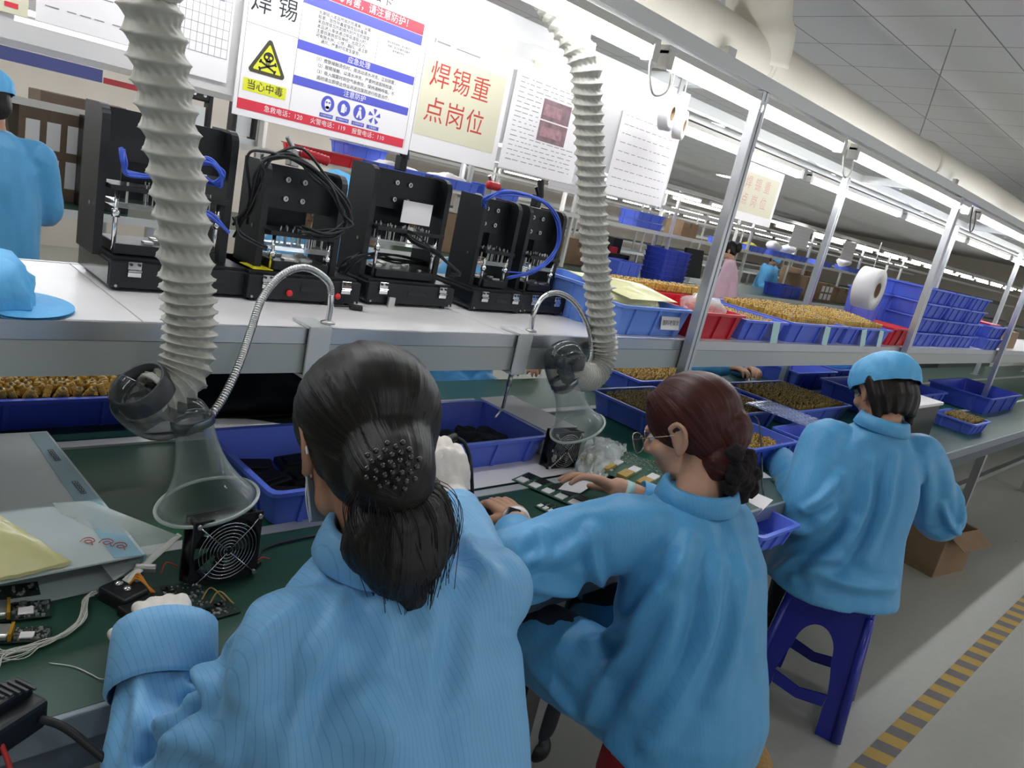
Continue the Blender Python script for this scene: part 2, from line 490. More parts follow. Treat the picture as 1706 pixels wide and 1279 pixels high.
xr('stretcher', BF+.3, BF+.34, .12, .16, 'alu')
for i in range(8):
    x = -.6+i*2.05
    for y in (BF+.12, BB-.08):
        wpart('leg', (x, y, (BZ-.03)/2), (.045, .045, BZ-.03), 'alu')
# ---------------------------------------------------------------- line 1: shelf rack
SF, SBk, SZ = 1.372, 1.87, 1.15
rk = thing('shelf_rack', 'long aluminium rack carrying the white shelf and lamps above the workbench', 'shelf rack', (0, SF, BZ))
prev = X0
for x in (.48, 1.41, 2.33, 3.4, 4.5, 6.6, 8.7, 10.8, X1):
    xr('shelf_board', SF+.012, SBk, SZ-.02, SZ, 'white', rk, prev, x-.003); prev = x
xr('edge_rail', SF, SF+.012, SZ-.032, SZ+.001, 'alu', rk)
xr('fascia', SF+.004, SF+.014, SZ-.098, SZ-.034, 'fascia', rk)
xr('edge_rail', SBk, SBk+.012, SZ-.05, SZ+.001, 'alu', rk)
BEAM = 1.985
for i, x in enumerate((.05, 2.262, 4.465, 6.6, 8.75, 10.9, 13.)):
    for y in (SF-.022, SBk+.034):
        if y > 1.6: x = (None, 2.62, 4.31, 6.45, 8.6, 10.8, 13.)[i]
        if x is None or (i == 0): continue
        zb = 1.57 if (y > 1.6 and i == 1) else BZ
        bm = B()
        # slotted aluminium profile
        for dx in (-.0125, .0125):
            box(bm, (x+dx, y-SF, (BEAM+zb)/2-BZ), (.018, .034, BEAM-zb), None, .002)
        box(bm, (x, y-SF, (BEAM+zb)/2-BZ), (.036, .026, BEAM-zb))
        build('post', bm, 'alu', rk)
        if zb > BZ: continue
        bm = B(); box(bm, (x, y-SF, .004), (.09, .07, .008), None, .002)
        for dx in (-.032, .032): lathe(bm, [(.006, .008), (.006, .013)], 8, Matrix.Translation((x+dx, y-SF, 0)))
        build('post_foot', bm, 'steel', rk)
xr('top_beam', SF-.042, SF-.002, BEAM, BEAM+.04, 'aluw', rk, X0, 26.)
xr('top_beam', SBk+.014, SBk+.054, BEAM, BEAM+.04, 'aluw', rk, X0, 26.)
for x in (.05, 2.262, 4.465, 6.6, 8.75, 10.9, 13.):
    wpart('cross_bar', (x, (SF+SBk)/2, BEAM+.02), (.04, SBk-SF, .04), 'aluw', rk)
# lamps along the rack
def lamp(x0, x1, y, z, label, group=None, lampmat='lamp'):
    L = x1-x0
    t = thing('tube_lamp', label, 'lamp', (x0, y, z), 0, group)
    bm = B(); rod(bm, (.03, 0, 0), (L-.03, 0, 0), .0165, 12); build('tube', bm, lampmat, t, None, True)
    bm = B(); prism(bm, [(-.016, .018), (.016, .018), (.014, .04), (-.014, .04)], 0, L, 'X'); build('housing', bm, 'offw', t)
    for a in (0, L-.03):
        bm = B(); box(bm, (a+.015, 0, .006), (.03, .04, .048), None, .004); build('end_cap', bm, 'offw', t)
    return t
LZ = 1.935
rowF = [(-1.2, .3), (.38, 1.68), (1.72, 2.93), (3.03, 4.65), (4.83, 6.4), (6.55, 8.1), (8.25, 9.8), (9.95, 11.5), (11.65, 13.2)]
nm = ['first', 'second', 'third', 'fourth', 'fifth', 'sixth', 'seventh', 'eighth', 'ninth']
for i, (a, b) in enumerate(rowF):
    lamp(a, b, SF-.022, LZ, 'white tube lamp under the front beam of the rack, %s from the near end' % nm[i], 'tube lamps along the front of the rack')
for i, (a, b) in enumerate(((-.6, .9), (1.0, 2.5), (2.6, 4.1), (4.2, 5.7), (5.8, 7.3), (7.4, 8.9), (9., 10.5))):
    lamp(a, b, SBk+.2, LZ, 'white tube lamp over the far side of the workbench, %s from the near end' % nm[i], 'tube lamps over the far side of the workbench')
xr('lamp_rail', SBk+.18, SBk+.22, LZ+.046, LZ+.07, 'aluw', rk, -.6, 11)
# wires and clips between the lamps
for x, lab in ((1.70, 'thin white wire loop dangling between the two brightest tube lamps'), (2.98, 'thin white wire loop hanging at the joint after the third tube lamp'), (4.74, 'thin dark wire loop hanging at the joint after the fourth tube lamp')):
    bm = B(); y = SF-.022
    tube(bm, spline([(x-.02, y, 1.97), (x-.05, y-.02, 1.9), (x-.02, y-.03, 1.84), (x+.05, y-.02, 1.87), (x+.06, y, 1.96)], 8), .003, 6)
    o = build('lamp_wire', bm, 'rubber' if 'dark' in lab else 'wire', None, None, True); tag(o, lab, 'wire')
# ---------------------------------------------------------------- duct
dk = thing('air_duct', 'cream plastic wrapped extraction duct running below the ceiling above the lamps', 'duct', (-1.5, 1.75, 2.19))
bm = B(); pts = []; rr = []
rnd = random.Random(3)
for k in range(120):
    x = k*.25; pts.append((x, 0, 0)); rr.append(.118+.004*math.sin(x*1.9)+.002*math.sin(x*7))
tube(bm, pts, rr, 28); build('pipe', bm, 'creamduct', dk, None, True)
for x in (4.25, 6.35, 9.3, 12.4, 15.5):
    bm = B(); tube(bm, [(x, 0, 0), (x+.03, 0, 0)], .124, 28); build('joint_ring', bm, 'creamduct', dk, None, True)
bm = B(); tube(bm, spline([(4.3, 0, 0), (4.28, .0, .12), (4.22, .02, .3), (4.2, .02, .5), (4.2, .02, .81)], 6), [.14]*7+[.125]*6+[.12]*12, 24)
build('riser', bm, 'creamduct', dk, None, True)
for x in (1.2, 3.9, 6.6, 9.3, 12.):
    bm = B()
    box(bm, (x, -.15, -.1), (.05, .02, .12)); box(bm, (x, 0, -.135), (.05, .3, .02)); rod(bm, (x, .14, -.13), (x, .14, .81), .004, 6)
    build('hanger', bm, 'steel', dk)
# ---------------------------------------------------------------- round ceiling lamps
for i, (x, y, lab) in enumerate(((5.3, 6.2, 'round white ceiling lamp above the far bench near the paper signs'), (13.2, 6.3, 'round white ceiling lamp beyond the posts over the second line of benches'),
                     (9.3, 6.25, 'round white ceiling lamp high over the middle of the second line'), (2., 9.5, 'round white ceiling lamp over the third line of benches'),
                     (10., 10.5, 'round white ceiling lamp further back over the third line'), (17., 10.5, 'round white ceiling lamp far back near the end of the third line'), (18., 6.3, 'round white ceiling lamp near the far end of the second line'),
                     (1.5, 3.6, 'round white ceiling lamp over the aisle behind the workbench'), (7., 3.6, 'round white ceiling lamp over the aisle halfway along the workbench'), (3.2, -1.1, 'round white ceiling lamp over the worker aisle, nearest the blue stool'), (6.6, -1.1, 'round white ceiling lamp over the worker aisle, farther along'), (10., -1.1, 'round white ceiling lamp over the far worker aisle'), (.2, -1.1, 'round white ceiling lamp over the near end of the worker aisle'))):
    t = thing('ceiling_lamp', lab, 'ceiling lamp', (x, y, 2.96), 0, 'round ceiling lamps')
    bm = B(); lathe(bm, [(.24, .0), (.26, .015), (.26, .04)], 32); build('rim', bm, 'offw', t, None, True)
    bm = B(); lathe(bm, [(.02, -.012), (.15, -.01), (.235, -.001)], 32); build('diffuser', bm, 'panel', t, None, True)
# ================================================================== TOTES AND WHAT LIES IN THEM
def tote_parts(t, L, W, H, m, rim_m=None, tp=.018):
    """open tapered bin: shell, rolled rim and outside ribs; origin at the middle of its bottom"""
    bm = B(); th = .004
    def ring(l, w_, z): 
        r = .018; out = []
        for sx, sy, a0 in ((1, 1, 0), (-1, 1, 90), (-1, -1, 180), (1, -1, 270)):
            for a in (0, 45, 90):
                an = math.radians(a0+a); out.append(bm.verts.new((sx*(l/2-r)+r*math.cos(an), sy*(w_/2-r)+r*math.sin(an), z)))
        return out
    R = [ring(L-2*tp, W-2*tp, 0), ring(L, W, H), ring(L-2*th, W-2*th, H), ring(L-2*tp-2*th, W-2*tp-2*th, th)]
    n = len(R[0])
    bm.faces.new(R[0][::-1]); bm.faces.new(R[3])
    for a, b in zip(R, R[1:]):
        for k in range(n): bm.faces.new((a[k], a[(k+1) % n], b[(k+1) % n], b[k]))
    for s in (-1, 1):
        for k in (-.33, 0, .33):
            a = math.atan2(tp, H)
            box(bm, (k*L, s*(W/2-tp/2+.002), H*.47), (.012, .008, H*.9), RX(-s*a))
            if abs(k) > .1: box(bm, (s*(L/2-tp/2+.002), k*W*.8, H*.47), (.008, .012, H*.9), RY(s*a))
    build('shell', bm, m, t, None, False, .6)
    bm = B(); fl = .010
    R = [ring(L, W, H-.010), ring(L+2*fl, W+2*fl, H-.008), ring(L+2*fl, W+2*fl, H+.001), ring(L-2*th, W-2*th, H+.001)]
    for a, b in zip(R, R[1:]):
        for k in range(n): bm.faces.new((a[k], a[(k+1) % n], b[(k+1) % n], b[k]))
    build('rim', bm, rim_m or m, t, None, False, .5)
TOTE = {}
def tote(x, y, z, label, m='tote', L=.4, W=.3, H=.085, rz=0, group=None, lay=None):
    key = (m, L, W, H)
    if key in TOTE:
        return copy_to(TOTE[key], (x, y, z), rz, label, group)
    t = thing('tote', label, 'tote', (x, y, z), rz, group); TOTE[key] = t
    tote_parts(t, L, W, H, m); 
    return t

# -- components: a wrapped cylinder with a dark core, standing on two legs
def comp_mesh(name, m, r=.0085, h=.034):
    bm = B(); lathe(bm, [(r*.55, 0), (r, .002), (r, h*.30), (r*.86, h*.34), (r, h*.38), (r, h*.64), (r*.86, h*.68), (r, h*.72), (r, h-.003), (r*.6, h)], 10)
    c = build(name, bm, m); me = c.data; bpy.data.objects.remove(c)
    bm = bm_join([me]); n0 = len(bm.faces)
    lathe(bm, [(r*.5, h-.002), (r*.45, h+.0015)], 8, None, 1)
    me2 = bpy.data.meshes.new(name); bm.to_mesh(me2); bm.free(); me2.materials.append(M[m]); me2.materials.append(M['dark'])
    return me2
CM = {'gold': comp_mesh('yellow_coil', 'gold'), 'goldb': comp_mesh('brown_coil', 'goldb'), 'small': comp_mesh('small_coil', 'gold', .0065, .028)}
KN = {'gold': 'yellow_coil', 'goldb': 'brown_coil', 'small': 'small_coil'}
CN = {}
def coils(kind, cx, cy, z, L, W, rz, dx, dy, label, group, limit, tilt=0, jit=.0015, mound=0, pick=None):
    """rows of standing coils inside a tote; the first ones are things of their own, what is left over is one mass"""
    pts = []
    nx, ny = int(L/dx), int(W/dy); rr = random.Random(int(cx*1000)+int(cy*77))
    for j in range(ny):
        for i in range(nx):
            lx = -L/2+dx/2+i*dx+(dx/2 if j % 2 else 0)*.9; ly = -W/2+dy/2+j*dy
            if abs(lx) > L/2: continue
            hz = mound*max(0, 1-(2*lx/L)**2)*max(0, 1-(2*ly/W)**2)
            pts.append((lx+rr.uniform(-jit, jit), ly+rr.uniform(-jit, jit), hz))
    cs, sn = math.cos(rz), math.sin(rz)
    me = CM[kind]; rest = []
    for lx, ly, hz in pts:
        p = Vector((cx+lx*cs-ly*sn, cy+lx*sn+ly*cs, z+hz))
        rot = (tilt+rr.uniform(-.12, .12), rr.uniform(-.12, .12), rr.uniform(0, 6))
        rest.append((p, rot))
    rest.sort(key=lambda q: (q[0]-Vector(CAM)).length)
    for p, rot in rest[:limit]:
        o = bpy.data.objects.new(KN[kind], me); COL.objects.link(o); o.location = p; o.rotation_euler = rot
        tag(o, label, 'coil', group)
    STUFF.setdefault(kind, []).extend(rest[limit:])
STUFF = {}
def flush_stuff(kind, label):
    r = STUFF.get(kind)
    if not r: return
    src = coords(CM[kind]); nv = len(src)
    fs = [tuple(f.vertices) for f in CM[kind].polygons]; fm = [f.material_index for f in CM[kind].polygons]
    from mathutils import Euler
    V = []; F = []; FM = []
    for k, (p, rot) in enumerate(r):
        m3 = np.array(Euler(rot).to_matrix()); V.append(src@m3.T+np.array(p))
        F.extend(tuple(i+k*nv for i in f) for f in fs); FM.extend(fm)
    me = bpy.data.meshes.new(KN[kind]+'_mass'); me.from_pydata(np.concatenate(V).tolist(), [], F)
    for q in CM[kind].materials: me.materials.append(q)
    me.polygons.foreach_set('material_index', FM); me.polygons.foreach_set('use_smooth', [True]*len(F)); me.update()
    o = bpy.data.objects.new(KN[kind]+'_mass', me); COL.objects.link(o); tag(o, label, 'coils', None, 'stuff')
# filler block under the coils so that they stand on something
def bed(x, y, z, L, W, H, rz, label, m='dark'):
    bm = B(); box(bm, (0, 0, H/2), (L, W, H), None, .004)
    for k in range(5): box(bm, (0, -W/2+W*(k+.5)/5, H+.001), (L*.98, .006, .002))
    o = build('foam_bed', bm, m, None, (x, y, z)); o.rotation_euler.z = rz; tag(o, label, 'foam tray'); return o

# ---------------------------------------------------------------- totes on the bench
tote(.935, 1.43, BZ, 'blue tote of black parts between the clear funnel and the ponytailed worker', L=.44, W=.345)
tote(1.46, 1.535, BZ+.0035, 'blue tote of black pouches beside the white gloved hand', L=.41, W=.31)
tote(.37, 2.0, BZ, 'long blue tote full of coils under the shelf behind the first grey hose', 'toted', L=.62, W=.27, H=.08)
bed(.37, 2.0, BZ+.006, .56, .2, .055, 0, 'dark foam bed under the coils in the long blue tote')
coils('gold', .37, 2.0, BZ+.065, .56, .2, 0, .021, .02, 'yellow wrapped coil standing in the long blue tote behind the grey hose', 'coils in the long blue tote behind the grey hose', 150, .5)
# totes ahead of the second worker
tote(2.53, 1.59, BZ, 'blue tote of brown coils right below the second grey hose', L=.42, W=.33)
bed(2.53, 1.59, BZ+.006, .37, .28, .05, 0, 'dark foam bed under brown coils below the second hose')
coils('goldb', 2.53, 1.59, BZ+.056, .37, .28, 0, .0185, .018, 'brown wrapped coil standing in the blue tote below the second grey hose', 'coils in the tote below the second grey hose', 150, .2, .002)
tote(3.05, 1.98, BZ, 'blue tote of yellow coils behind the nearest tall post', L=.62, W=.3)
bed(3.05, 1.98, BZ+.006, .56, .24, .055, 0, 'dark foam bed under yellow coils behind the nearest post')
coils('small', 3.05, 1.98, BZ+.063, .56, .24, 0, .019, .019, 'small yellow coil in the blue tote behind the nearest tall post', 'coils in the tote behind the nearest tall post', 100, .5)
tote(3.03, 1.56, BZ, 'blue tote of brown coils behind the red haired head', L=.42, W=.33)
bed(3.03, 1.56, BZ+.006, .37, .28, .05, 0, 'dark foam bed under brown coils behind the red haired head')
coils('goldb', 3.03, 1.56, BZ+.056, .37, .28, 0, .0185, .018, 'brown wrapped coil in the blue tote behind the red haired head', 'coils in the tote behind the red haired head', 80, .2, .002)
tote(3.66, 1.56, BZ, 'blue tote heaped with rows of coils beside the rear post foot', L=.62, W=.40)
bed(3.66, 1.56, BZ+.006, .57, .35, .055, 0, 'dark foam bed under rows of coils beside the rear post foot')
coils('goldb', 3.66, 1.56, BZ+.061, .56, .34, 0, .0185, .0235, 'brown wrapped coil in the rows beside the rear post foot', 'coils in rows beside the rear post foot', 70, .35, .001, .012)
tote(2.62, 1.235, BZ, 'blue tote with a few coils behind the bun of the red haired worker', L=.36, W=.26)
bed(2.62, 1.235, BZ+.006, .31, .21, .035, 0, 'dark foam bed under a few coils behind the bun')
coils('small', 2.62, 1.235, BZ+.042, .30, .2, 0, .019, .019, 'small yellow coil in the tote behind the bun of the red haired worker', 'coils in the tote behind the bun', 60, .4)
tote(3.12, 1.10, BZ, 'blue tote of pink and white boards before the capped worker', L=.5, W=.28)
tote(4.62, 1.98, BZ, 'blue tote beside the opposite gloved arm', L=.55, W=.3, H=.1)
tote(5.25, 2.0, BZ, 'blue tote half hidden by the blue cap on the far bench edge', L=.5, W=.27, H=.1)
tote(4.55, 1.52, BZ, 'deep blue tote just past the blue cap on the bench', 'toted', L=.5, W=.32, H=.12)
tote(5.18, 1.50, BZ, 'deep blue tote behind the white rack beside the capped worker', 'toted', L=.55, W=.36, H=.12)
tote(6.3, 1.35, BZ, 'long deep blue tote at the far end of the visible bench', 'toted', L=.9, W=.4, H=.12)
tote(4.98, 1.085, BZ, 'small blue tote of brown coils past the white rack', L=.34, W=.22, H=.07)
bed(4.98, 1.085, BZ+.006, .29, .17, .045, 0, 'dark foam bed under brown coils past the white rack')
coils('goldb', 4.98, 1.085, BZ+.051, .29, .17, 0, .0185, .022, 'brown coil in the small tote past the white rack', 'coils in the small tote past the white rack', 0, .3)
# ---------------------------------------------------------------- totes on the shelf
def shelf_tote(x, y, label, m, L, W, H=.09, rz=0): return tote(x, y, SZ, label, m, L, W, H, rz)
shelf_tote(1.99, 1.70, 'pale blue tote standing behind the second grey hose on the shelf', 'totel', .2, .3, .13)
shelf_tote(2.115, 1.55, 'pale blue tote with a paper label and a film bag on the shelf', 'totel', .40, .28, .1)
shelf_tote(2.50, 1.60, 'red tote holding a clear bag just past the nearest post', 'red', .345, .40, .1)
shelf_tote(2.87, 1.60, 'narrow blue tote of small coils with a mint tag on the shelf', 'tote', .36, .40, .085)
shelf_tote(3.37, 1.60, 'blue shelf tote heaped with coils, nearer of the two wide ones', 'tote', .58, .42, .09)
shelf_tote(3.98, 1.60, 'blue shelf tote heaped with coils, farther of the two wide ones', 'tote', .58, .42, .09)
shelf_tote(4.48, 1.62, 'red tote at the foot of the second tall post on the shelf', 'red', .34, .44, .1)
for x, y, L, W, lab in ((2.87, 1.60, .3, .34, 'narrow tote with the mint tag'), (3.37, 1.60, .52, .36, 'nearer wide shelf tote'), (3.98, 1.60, .52, .36, 'farther wide shelf tote')):
    wide = L > .4
    bed(x, y, SZ+.006, L, W, .07 if wide else .05, 0, 'dark foam bed under the coils in the '+lab)
    coils('gold' if wide else 'small', x, y, SZ+(.076 if wide else .056), L-.02, W-.02, 0, .0195, .0195, 'yellow wrapped coil in the '+lab, 'coils in the '+lab, 70 if wide else 90, .25, .0015, .03 if wide else 0)
coils('gold', 2.55, 1.76, SZ+.11, .72, .085, 0, .0195, .0195, 'yellow wrapped coil in the row along the back of the shelf', 'coils in a row along the back of the shelf', 0, .2)
bed(2.55, 1.775, SZ, .74, .11, .108, 0, 'red edged carton under the back row of coils on the shelf', 'red')
flush_stuff('gold', 'mass of yellow wrapped coils filling the wide shelf totes')
flush_stuff('goldb', 'mass of brown wrapped coils in the bench totes')
flush_stuff('small', 'mass of small yellow coils in the bench and shelf totes')
# stacked totes past the second post
for i, x in enumerate((4.98, 5.42, 5.86)):
    for k in range(4):
        tote(x, 1.56, SZ+k*.088, '%s tote of the %s blue stack past the second post' % (('bottom', 'second', 'third', 'top')[k], ('nearest', 'middle', 'farthest')[i]), 'tote', .40, .30, .085, 0, 'stacked blue totes past the second post')
for k in range(2):
    tote(6.45, 1.52, SZ+k*.088, 'blue tote, %s of two under a red strip at the shelf end' % ('lower', 'upper')[k], 'tote', .45, .28, .085, 0)
bm = B(); box(bm, (0, 0, .006), (.3, .2, .012), None, .003); box(bm, (0, .05, .016), (.26, .06, .008)); o = build('red_strip', bm, 'red', None, (6.38, 1.5, SZ+.177)); tag(o, 'red strip lying on the end shelf tote', 'strip')
# ================================================================== FUME HOSES, FUNNELS, FLEXIBLE ARMS
def _hose(nt, p):
    p.inputs['Base Color'].default_value = (*lin('b9b8ae'), 1)
    p.inputs['Transmission Weight'].default_value = 0
    tc = nt.nodes.new('ShaderNodeTexCoord')
    n = N(nt, 'ShaderNodeTexNoise', Scale=40., Detail=2.); nt.links.new(tc.outputs['Object'], n.inputs['Vector'])
    nt.links.new(mix(nt, n.outputs[0], lin('a9a89e'), lin('c6c5bb')), p.inputs['Base Color'])
M['hose'] = node_mat('grey vinyl hose', _hose, .42, spec=.45)

def hose(name, label, pts, r, pitch, end_from=None):
    """spiral wire hose: sharp wire ridges, film sagging and wrinkling between them"""
    P = spline(pts, 40)
    # resample by length
    d = [0]
    for a, b in zip(P, P[1:]): d.append(d[-1]+(b-a).length)
    Ltot = d[-1]; S = []
    j = 0
    # ridges crowd together in the bend
    u = 0; us = []
    per = 12; k = 0
    while u < Ltot:
        us.append((u, k)); f = u/Ltot
        pp = pitch if end_from is None or f < end_from else pitch*.55
        u += pp/per; k += 1
    pos = []; ph = []
    for u, k in us:
        while j < len(d)-2 and d[j+1] < u: j += 1
        t = (u-d[j])/max(1e-9, d[j+1]-d[j]); pos.append(P[j].lerp(P[j+1], t)); ph.append((k % per)/per+k//per)
    F = frames(pos); seg = 84; bm = B(); rings = []
    for p, h, (t, u, v) in zip(pos, ph, F):
        ring = []
        for q in range(seg):
            a = 2*PI*q/seg; x = (h+q/seg) % 1.0                # helix: the phase turns with the angle
            s = min(x, 1-x)*2                                   # 0 on the wire, 1 mid-film
            rad = r*(1.03-.27*(s**.62))
            sl = max(0., s-.12); rad += r*.045*sl*math.sin(a*15+9*x+1.3*math.sin(h*1.7))            # slanted wrinkles
            ring.append(bm.verts.new(p+(u*math.cos(a)+v*math.sin(a))*rad))
        rings.append(ring)
    for a, b in zip(rings, rings[1:]):
        for q in range(seg):
            f = bm.faces.new((a[q], a[(q+1) % seg], b[(q+1) % seg], b[q])); f.smooth = True
    return P, bm
def ring_tube(bm, c, axis, r0, r1, h, seg=28):
    ax = Vector(axis).normalized(); q = ax.to_track_quat('Z', 'Y').to_matrix().to_4x4()
    lathe(bm, [(r0, -h/2), (r1, h/2), (r1*.9, h/2), (r0*.9, -h/2), (r0, -h/2)], seg, Matrix.Translation(Vector(c)) @ q, 0, False)
def trumpet(name, par, top, bot, r0, r1, flat=1., m='clear'):
    top, bot = Vector(top), Vector(bot); ax = (bot-top); L = ax.length
    q = ax.normalized().to_track_quat('Z', 'Y').to_matrix().to_4x4(); bm = B(); prof = []
    for i in range(15):
        t = i/14; prof.append((r0+(r1-r0)*(t**2.6)*.92+.004*t, t*L))
    for i in range(13, -1, -1):
        t = i/14; prof.append((r0+(r1-r0)*(t**2.6)*.92+.004*t-.0025, t*L-.001))
    lathe(bm, prof, 44, None, 0, False)
    o = build(name, bm, m, par, None, True)
    for v in o.data.vertices: v.co = (Matrix.Translation(top) @ q) @ Vector((v.co.x, v.co.y*flat, v.co.z))
    o.data.update()
    bm = B(); tube(bm, [(Matrix.Translation(top) @ q) @ Vector(((r1+.003)*math.cos(2*PI*k/48), (r1+.003)*flat*math.sin(2*PI*k/48), L)) for k in range(49)], .0034, 10, False); build('rolled_rim', bm, 'rimc', o, None, True)
    return o
M['rimc'] = clear('thick acrylic rim', 'c9d4ce', .5, .06)
# -- first hose
def fume(label, hp, r, pitch, ef, collar, elbow, ntop, nbot, r0, r1, nlab):
    P, bm = hose('fume_hose', label, hp, r, pitch, ef)
    t = thing('fume_hose', label, 'fume hose')
    build('corrugated_hose', bm, 'hose', t, None, None)
    bm = B(); ring_tube(bm, collar[0], collar[1], r*1.03, r*1.03, .035); build('collar', bm, 'hoseclip', t, None, True)
    bm = B(); E = spline(elbow, 8); tube(bm, E, [r*.96-(r*.96-r0*1.02)*k/(len(E)-1) for k in range(len(E))], 28, False); o = build('elbow', bm, 'smoke', t, None, True); o['label'] = 'smoky clear elbow'
    n = trumpet('funnel', t, ntop, nbot, r0, r1); n['label'] = nlab
    bm = B(); ring_tube(bm, ntop, Vector(nbot)-Vector(ntop), r0*1.12, r0*1.12, .014); build('clip_ring', bm, 'steel', t, None, True)
    return t
M['smoke'] = clear('smoky elbow', '3a4242', .45, .1)
fume('grey spiral hose with a clear trumpet funnel between the first two jigs',
     [(.30, 1.70, 2.12), (.33, 1.45, 1.97), at(236, -60, Y=1.27), at(250, 10, Y=1.25), at(275, 160, Y=1.25), at(300, 330, Y=1.245), at(313, 480, Y=1.24), at(316, 570, Y=1.235), at(300, 630, Y=1.225), at(255, 665, Y=1.21), at(237, 655, Y=1.205)], .0455, .0335, .80,
     (at(238, 650, Y=1.205), at(225, 640, Y=1.2)-at(250, 668, Y=1.205)), [at(238, 650, Y=1.205), at(228, 668, Y=1.2), at(262, 696, Y=1.2), at(308, 690, Y=1.2), at(322, 704, Y=1.2)],
     at(321, 700, Y=1.2), at(346, 834, Y=1.19), .032, .084, 'clear trumpet funnel')
fume('grey spiral hose with a scoop shaped funnel above the second workers hands',
     [(1.44, 1.70, 2.12), (1.43, 1.5, 1.98), at(972, 100, Y=1.41), at(980, 190, Y=1.40), at(985, 300, Y=1.385), at(992, 430, Y=1.36), at(1003, 545, Y=1.33), at(1004, 595, Y=1.32), at(985, 626, Y=1.31), at(958, 622, Y=1.30), at(950, 600, Y=1.30)], .0435, .0262, .80,
     (at(949, 600, Y=1.30), (-.1, 0, 1)), [at(949, 600, Y=1.30), at(945, 590, Y=1.30), at(930, 598, Y=1.3), at(934, 625, Y=1.3), at(940, 640, Y=1.3)],
     at(940, 636, Y=1.30), at(962, 712, Y=1.27), .037, .078, 'scratched clear scoop funnel')

def gooseneck(label, path, split, clamp_x, handle):
    t = thing('flexible_arm', label, 'flexible arm')
    P = spline(path, 14)
    k = int(len(P)*split)
    bm = B(); tube(bm, P[:k+1], .0068, 12); build('rod', bm, 'chrome', t, None, True)
    # ribbed flexible part, resampled fine
    Q = P[k:]; out = []; rr = []
    for a, b in zip(Q, Q[1:]):
        n = max(2, int((b-a).length/.0011))
        for i in range(n): out.append(a.lerp(b, i/n)); rr.append(.0078 if (len(out)//2) % 2 else .0064)
    bm = B(); tube(bm, out, rr, 12); build('ribbed_neck', bm, 'steel', t, None, None)
    bm = B(); x = clamp_x; y = SF-.006
    box(bm, (x, y-.003, SZ-.048), (.052, .006, .112), None, .001); box(bm, (x, y+.035, SZ+.0045), (.052, .08, .007), None, .001)
    box(bm, (x, y+.03, SZ-.105), (.05, .07, .007), None, .001)
    build('clamp', bm, 'aluw', t)
    bm = B(); lathe(bm, [(.016, SZ+.009), (.016, SZ+.012), (.008, SZ+.016)], 16, Matrix.Translation((path[0][0], path[0][1], 0))); build('base_flange', bm, 'steel', t, None, True)
    if handle:
        bm = B(); rod(bm, (x, y+.02, SZ-.15), (x, y+.02, SZ-.11), .007); rod(bm, (x-.004, y+.02, SZ-.215), (x, y+.02, SZ-.1), .0045); rod(bm, (x-.045, y+.0, SZ-.232), (x-.003, y+.02, SZ-.213), .003)
        build('clamp_screw', bm, 'steel', t, None, None)
    return t
YA = SF+.02
gooseneck('ribbed steel flexible arm clamped to the shelf, bending to the trumpet funnel', [at(545, 545, Y=YA), at(551, 505, Y=YA), at(547, 470, Y=YA), at(510, 446, Y=1.37), at(470, 458, Y=1.36), at(437, 497, Y=1.34), at(418, 550, Y=1.30), at(397, 610, Y=1.25), at(372, 662, Y=1.22), at(348, 697, Y=1.20)], .16, .827, False)
gooseneck('smooth steel flexible arm clamped to the shelf beside the second grey hose', [at(884, 553, Y=YA), at(890, 520, Y=YA), at(905, 495, Y=YA), at(930, 488, Y=1.38), at(958, 505, Y=1.37), at(980, 545, Y=1.345), at(986, 585, Y=1.33), at(978, 610, Y=1.32), at(962, 630, Y=1.31)], .3, 1.452, True)

